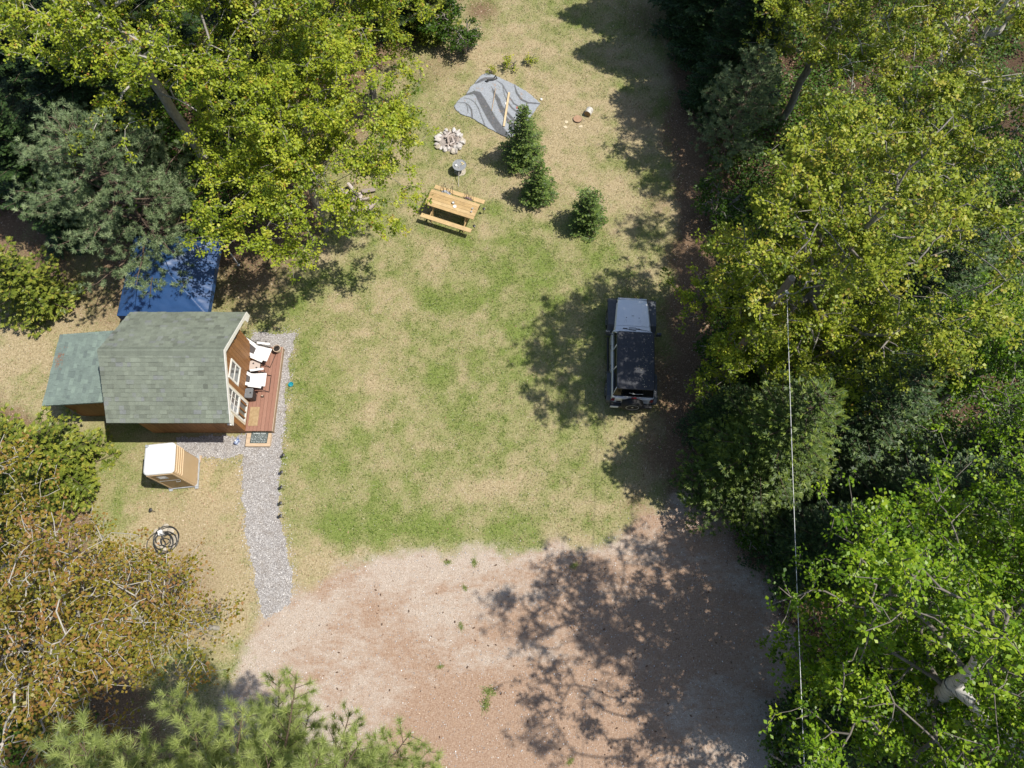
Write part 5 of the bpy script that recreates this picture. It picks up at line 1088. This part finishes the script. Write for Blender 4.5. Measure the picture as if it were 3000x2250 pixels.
for k, (u_, v_) in enumerate(((1660, 357), (1655, 372), (1700, 371))):
    rock_thing('wood_chip', ['pale wood chip left of the log slice', 'pale wood chip farthest from the birch log', 'pale wood chip just below the log slice'][k], 'wood chip', (*at(u_, v_), 0), (.09, .13, .012), 60 + k, M['chip'], 'wood chips by the log', k)
# woodpile under the maple
for k in range(16):
    u_, v_ = 985 + (k % 5) * 26 + rr_.uniform(-8, 8), 565 + (k // 5) * 24 + rr_.uniform(-6, 6); L = rr_.uniform(.4, .8); r_ = rr_.uniform(.06, .11)
    b = MB(); ph = rr_.uniform(0, 6); pr = [(r_ * math.cos(ph + a) * (1 if a < 3.3 else .55), r_ * math.sin(ph + a) * (1 if a < 3.3 else .55)) for a in (0, .7, 1.4, 2.1, 2.8, 3.6, 4.9)]
    b.ext(pr, 'x', -L / 2, L / 2, rr_.uniform(.2, 1)); o = b.build('firewood_log', M['ash_wood'], None, .006); o.location = (*at(u_, v_), r_ + .09 * (k % 3)); o.rotation_euler = (0, rr_.uniform(-.2, .2), rr_.gauss(.5, .7)); tag(o, 'weathered firewood log in the heap under the maple leaves', 'firewood', 'firewood heap under the maple')
# ------------------------------------------------------------------ utility pole and wire
t = thing('utility_pole', 'weathered wooden utility pole rising out of the maple leaves', 'utility pole', (7.62, 9.62, 0))
b = MB(); b.lathe((0, 0, 0), [(.15, 0), (.135, 3), (.12, 6), (.108, 8.45), (.09, 8.5)], 20); b.build('shaft', M['pole_wood'], t)
b = MB(); b.lathe((0, 0, 8.502), [(.10, 0), (.098, .006)], 20); b.build('sawn_top', simple('pole_top', (.36, .32, .27), (.2, .17, .14), 14, .9), t)
b = MB(); b.box((.0, -.15, 8.0), (.05, .10, .05)); b.lathe((0, -.21, 7.97), [(.03, 0), (.045, .03), (.03, .06), (.045, .09), (.02, .12)], 14); b.build('insulator', M['white_stuff'], t)
b = MB(); b.tube([(-.02, -.15, 7.9), (-.16, -.2, 7.6), (-.12, -.16, 7.4)], .012, 6); b.box((-.08, -.13, 7.2), (.05, .03, .2)); b.build('bracket', M['steel'], t)
pts = []
for i in range(41):
    s = i / 40; pts.append((7.62 + (4.6 - 7.62) * s, 9.40 + (-21.5 - 9.40) * s, 8.03 + .25 * s - 1.5 * s * (1 - s)))
rod('overhead_wire', pts, 0.0075, M['wire'], 'pale overhead wire running from the utility pole down the frame', 'wire', 6)
dup(t, (4.6, -21.6, 0), 0, 'second wooden utility pole at the far end of the overhead wire')
# ------------------------------------------------------------------ parked car
car = thing('parked_car', 'white four-door off-road car with a black hard top in the tree shade', 'car', (4.53, 10.83, 0), math.radians(-3.4))
b = MB(); b.loft([[(sx * a, y, z) for sx, z in ((-1, .50), (-1, 1.10), (-.97, 1.15), (.97, 1.15), (1, 1.10), (1, .50))] for y, a in ((-2.02, .74), (-1.98, .775), (.60, .775), (.66, .74))]); body = b.build('body', M['paint'], car, .012)
hood = MB()
def hs(y, w_, zt): return [(-w_, y, .62), (-w_, y, zt - .07), (-w_ + .05, y, zt - .012), (-w_ * .5, y, zt + .014), (0, y, zt + .022), (w_ * .5, y, zt + .014), (w_ - .05, y, zt - .012), (w_, y, zt - .07), (w_, y, .62)]
hood.loft([hs(.87, .685, 1.145), hs(1.3, .655, 1.135), hs(1.8, .615, 1.11), hs(2.0, .59, 1.085), hs(2.07, .565, 1.04)]); hd = hood.build('hood', M['paint'], car, .006, smooth=False)
b = MB(); b.loft([hs(.58, .715, 1.15), hs(.862, .69, 1.147)]); cowl = b.build('cowl', M['paint'], car, .004)
b = MB()
for k in range(7): b.box((-.13 + .04 * k - .0, .755, 1.168), (.017, .125, .008))
b.build('cowl_vent', M['black_plastic'], cowl)
for x0 in (-.30, .20):
    b = MB(); b.box((x0, .745, 1.172), (.15, .035, .012), Matrix.Rotation(-.05, 3, 'Z')); b.tube([(x0, .745, 1.18), (x0 + .28, .69, 1.19), (x0 + .42, .66, 1.20)], .008, 5); b.build('wiper', M['black_plastic'], car)
b = MB(); b.box((0, .615, 1.165), (1.36, .05, .05)); b.build('windshield_base', M['paint'], car, .012)
b = MB()
for x0, y0 in ((-.24, 1.22), (.24, 1.22)): b.lathe((x0, y0, 1.147), [(.018, 0), (.018, .012), (.008, .015)], 10)
b.build('hood_stop', M['black_plastic'], hd)
b = MB(); b.box((0.0, 1.30, 1.164), (.09, .014, .016)); b.tube([(-.30, 1.0, 1.16), (-.30, 1.1, 1.165), (-.27, 1.13, 1.165), (-.24, 1.1, 1.165), (-.24, 1.0, 1.16)], .003, 4); b.tube([(.24, 1.0, 1.16), (.24, 1.1, 1.165), (.27, 1.13, 1.165), (.30, 1.1, 1.165), (.30, 1.0, 1.16)], .003, 4); b.build('hood_loop', M['grey_plastic'], hd)
for sx in (-1, 1):
    b = MB(); b.box((sx * .575, 1.93, 1.03), (.06, .10, .05)); b.build('hood_latch', M['black_plastic'], hd, .006)
b = MB(); b.box((0, 2.075, .86), (1.12, .05, .44)); gr = b.build('grille', M['paint'], car, .02)
b = MB()
for k in range(7): b.box((-.24 + .08 * k, 2.102, .88), (.04, .01, .27))
b.build('slot', M['black_plastic'], gr)
for sx in (-1, 1): b = MB(); b.lathe((sx * .41, 2.10, .92), [(.085, 0), (.085, .012), (.05, .02)], 18, Matrix.Rotation(-math.pi / 2, 3, 'X')); b.build('headlight', M['head'], car)
ff = [(2.17, .66), (2.16, .86), (2.06, .95), (1.0, .955), (.80, .70), (.72, .50), (.80, .48), (.88, .66), (1.04, .89), (2.0, .88), (2.08, .80), (2.09, .66)]
for sx in (-1, 1):
    b = MB(); a, c = sorted((sx * .56, sx * .935)); b.ext(ff[::-1], 'x', a, c); b.build('front_fender', M['flare'], car, .02)
    b = MB(); a, c = sorted((sx * .745, sx * .935)); b.ext([(-.78, .50), (-.86, .74), (-1.02, .95), (-1.9, .95), (-2.05, .80), (-2.08, .62), (-2.02, .62), (-1.98, .78), (-1.88, .88), (-1.06, .88), (-.94, .72), (-.86, .50)], 'x', a, c); b.build('rear_fender', M['flare'], car, .018)
    b = MB(); b.tube([(sx * .84, -.80, .46), (sx * .86, .65, .46)], .045, 8); b.build('side_step', M['black_plastic'], car)
    for y0, y1, hy2 in ((-.98, -.20, -.88), (-.17, .57, -.07)):
        b = MB(); b.box((sx * .783, (y0 + y1) / 2, .84), (.02, y1 - y0, .54)); dd = b.build('door', M['paint'], car, .008)
        b = MB(); b.tube([(sx * .80, hy2, 1.02), (sx * .825, hy2 + .03, 1.02), (sx * .825, hy2 + .13, 1.02), (sx * .80, hy2 + .16, 1.02)], .012, 6); b.build('handle', M['black_plastic'], dd)
    b = MB(); b.tube([(sx * .76, .46, 1.18), (sx * .90, .50, 1.20)], .02, 6); b.box((sx * .96, .52, 1.24), (.17, .08, .20)); b.build('mirror', M['flare'], car, .02)
b = MB(); b.loft([[(sx * xw, y, z) for sx, y in ((-1, ya), (1, ya), (1, yb), (-1, yb))] for xw, ya, yb, z in ((.735, -1.99, .60, 1.145), (.66, -1.88, .27, 1.79))]); cabn = b.build('cab', M['car_glass'], car)
def wq(pts, th=.006):
    return pts
for sx in (-1, 1):
    def sp_(y, s): return (sx * (.735 - .075 * s + .006), y, 1.145 + .645 * s)
    b = MB()
    for (ya, yb) in ((.585, .275), (-.185, -.20), (-.98, -1.06)): b.tube([sp_(ya, .02), sp_(yb, .97)], .022, 6)
    b.tube([sp_(.58, .03), sp_(-1.96, .03)], .014, 6); b.tube([sp_(.28, .96), sp_(-1.06, .96)], .014, 6); b.tube([sp_(-1.95, .03), sp_(-1.87, .97)], .012, 6)
    b.build('window_frame', M['paint'], cabn, smooth=True)
b = MB(); b.loft([[(x, y, z) for x, y, _ in rrect(hx2, hy2, .09, 0, 5)] for hx2, hy2, z in ((.665, 1.11, 1.775), (.685, 1.135, 1.80), (.68, 1.13, 1.838), (.64, 1.09, 1.852))]); b.v = [(x, y - .82, z) for x, y, z in b.v]; rf = b.build('hard_top', M['hardtop'], car, .006)
b = MB()
for k in range(9): b.box((-.56 + .14 * k, -.86, 1.855), (.022, 2.0 if k % 2 else 2.08, .008))
b.box((0, -.25, 1.854), (1.28, .012, .006)); b.build('rib', M['hardtop'], rf)
b = MB()
for k in range(70):
    q_ = rr_.uniform(.008, .02); b.box((rr_.gauss(.36, .2) if k < 55 else rr_.uniform(-.6, .6), rr_.uniform(-1.85, .2), 1.864), (q_, q_ * rr_.uniform(.5, 1.6), .004), Matrix.Rotation(rr_.uniform(0, 3), 3, 'Z'))
b.v = [(min(.64, max(-.64, p[0])), p[1], p[2]) for p in b.v]; b.build('fallen_debris', M['chip'], rf)
b = MB(); b.tube([(-.20, -2.00, 1.56), (0, -2.03, 1.53), (.30, -2.02, 1.55)], .011, 6); b.lathe((-.05, -2.02, 1.52), [(.03, 0), (.03, .03)], 10); b.build('rear_wiper', M['steel'], car)
b = MB(); b.box((0, -2.04, .84), (1.30, .05, .56)); tg = b.build('tailgate', M['paint'], car, .014)
b = MB(); b.tube([(-.735, -1.98, 1.15), (-.70, -2.03, 1.145), (.70, -2.03, 1.145), (.735, -1.98, 1.15)], .013, 6); b.build('trim', M['paint'], tg)
b = MB(); b.box((-.34, -2.072, .93), (.05, .012, .12)); b.box((-.48, -2.07, .80), (.16, .012, .14)); b.build('latch', M['black_plastic'], tg, .003)
b = MB(); b.box((.44, -2.07, .95), (.26, .01, .09)); b.build('sticker', M['grey_plastic'], tg)
for sx in (-1, 1): b = MB(); b.box((sx * .705, -2.055, .95), (.12, .05, .17)); b.build('tail_light', M['tail'], car, .01)
b = MB(); b.tube([(0, -2.06, 1.05), (0, -2.12, 1.36)], .02, 6); b.box((0.0, -2.13, 1.40), (.19, .06, .05)); b.build('brake_light', M['tail'], car, .012)
b = MB(); b.box((0, -2.14, .60), (1.55, .17, .19)); b.build('rear_bumper', M['black_plastic'], car, .04)
b = MB(); b.box((-.62, -2.235, .66), (.30, .015, .15)); b.build('number_plate', M['white_stuff'], car, .003)
b = MB(); b.box((0, 2.19, .60), (1.72, .17, .19)); b.box((0, 2.20, .72), (1.2, .12, .06)); fbm_ = b.build('front_bumper', M['flare'], car, .03)
for sx in (-1, 1): b = MB(); b.tube([(sx * .36, 2.22, .72), (sx * .36, 2.30, .76), (sx * .44, 2.30, .76), (sx * .44, 2.22, .72)], .02, 6); b.build('tow_hook', M['black_plastic'], fbm_)
def wheel(c, R, name):
    b = MB(); b.lathe(c, [(.22, -.115), (.34, -.125), (.385, -.10), (.40, -.05), (.40, .05), (.385, .10), (.34, .125), (.22, .115)], 36, R); tyre = b.build(name, M['tyre'], car, smooth=True)
    b = MB(); b.lathe(c, [(.235, .06), (.24, .118), (.225, .12), (.21, .075), (.04, .07)], 30, R)
    for k in range(5):
        a = 2 * math.pi * k / 5 + .3; Rk = R @ Matrix.Rotation(a, 3, 'Z'); p = Rk @ Vector((.125, 0, .095)); b.box((c[0] + p.x, c[1] + p.y, c[2] + p.z), (.20, .075, .03), Rk)
    q = R @ Vector((0, 0, .10)); b.lathe((c[0] + q.x, c[1] + q.y, c[2] + q.z), [(.05, -.02), (.05, .012), (.03, .02)], 16, R); b.build('rim', M['alloy'], tyre)
for sx in (-1, 1):
    for y in (1.50, -1.46): wheel((sx * .79, y, .40), Matrix.Rotation(sx * math.pi / 2, 3, 'Y'), 'wheel')
wheel((.0, -2.24, 1.0), Matrix.Rotation(math.pi / 2, 3, 'X'), 'spare_wheel')
# ------------------------------------------------------------------ small things on the drive
pc0 = None
for k in range(95):
    while True:
        u_, v_ = rr_.uniform(760, 2150), rr_.uniform(1600, 2245); x, y = at(u_, v_)
        if float(sdist(np.array([x]), np.array([y]), DRIVE)[0]) > .2: break
    if pc0 is None:
        b = MB(); b.lathe((0, 0, 0), [(.008, -.05), (.02, -.04), (.018, -.03), (.026, -.02), (.022, -.008), (.026, .004), (.02, .014), (.021, .024), (.012, .034), (.004, .05)], 9, Matrix.Rotation(math.pi / 2, 3, 'Y')); pc0 = b.build('pine_cone', M['cone']); o = pc0; tag(o, 'dark pine cone lying on the gravel drive', 'pine cone', 'pine cones on the drive')
    else: o = pc0.copy(); COL.objects.link(o)
    o.location = (x, y, .03); o.rotation_euler = (0, 0, rr_.uniform(0, 6.28)); s = rr_.uniform(.5, 1.0); o.scale = (s, s, s)
w0 = None
WEED = [(1434, 2024), (1422, 2062), (1312, 1648), (1390, 1648), (1290, 1952), (1350, 1835), (1683, 1658), (1362, 1722), (1670, 2230), (664, 1982)]
for k, (u_, v_) in enumerate(WEED):
    x, y = at(u_, v_)
    if w0 is None:
        r = np.random.default_rng(9); n_ = 130; a = r.uniform(0, 6.28, n_); ti = r.uniform(.25, 1.35, n_); l_ = r.uniform(.06, .17, n_); o_ = r.normal(0, .075, (n_, 2))
        B0 = np.stack([o_[:, 0], o_[:, 1], np.zeros(n_)], 1); tip_ = B0 + np.stack([np.cos(a) * np.sin(ti) * l_, np.sin(a) * np.sin(ti) * l_, np.cos(ti) * l_], 1); sd2 = np.stack([-np.sin(a), np.cos(a), 0 * a], 1) * .009
        w0 = np_mesh('weed_tuft', np.stack([B0 + sd2, B0 - sd2, tip_], 1).reshape(-1, 3), np.arange(3 * n_).reshape(-1, 3), M['grass'], tone=r.uniform(.6, 1, n_)); o = w0; tag(o, 'green weed tuft growing in the gravel drive', 'weed', 'weed tufts on the drive')
    else: o = w0.copy(); COL.objects.link(o)
    o.location = (x, y, .006); o.rotation_euler = (0, 0, k * 1.7); s = 1.15 if k < 2 else (.8, .6, .7)[k % 3]; o.scale = (s * 1.3, s * .8, s * .8)
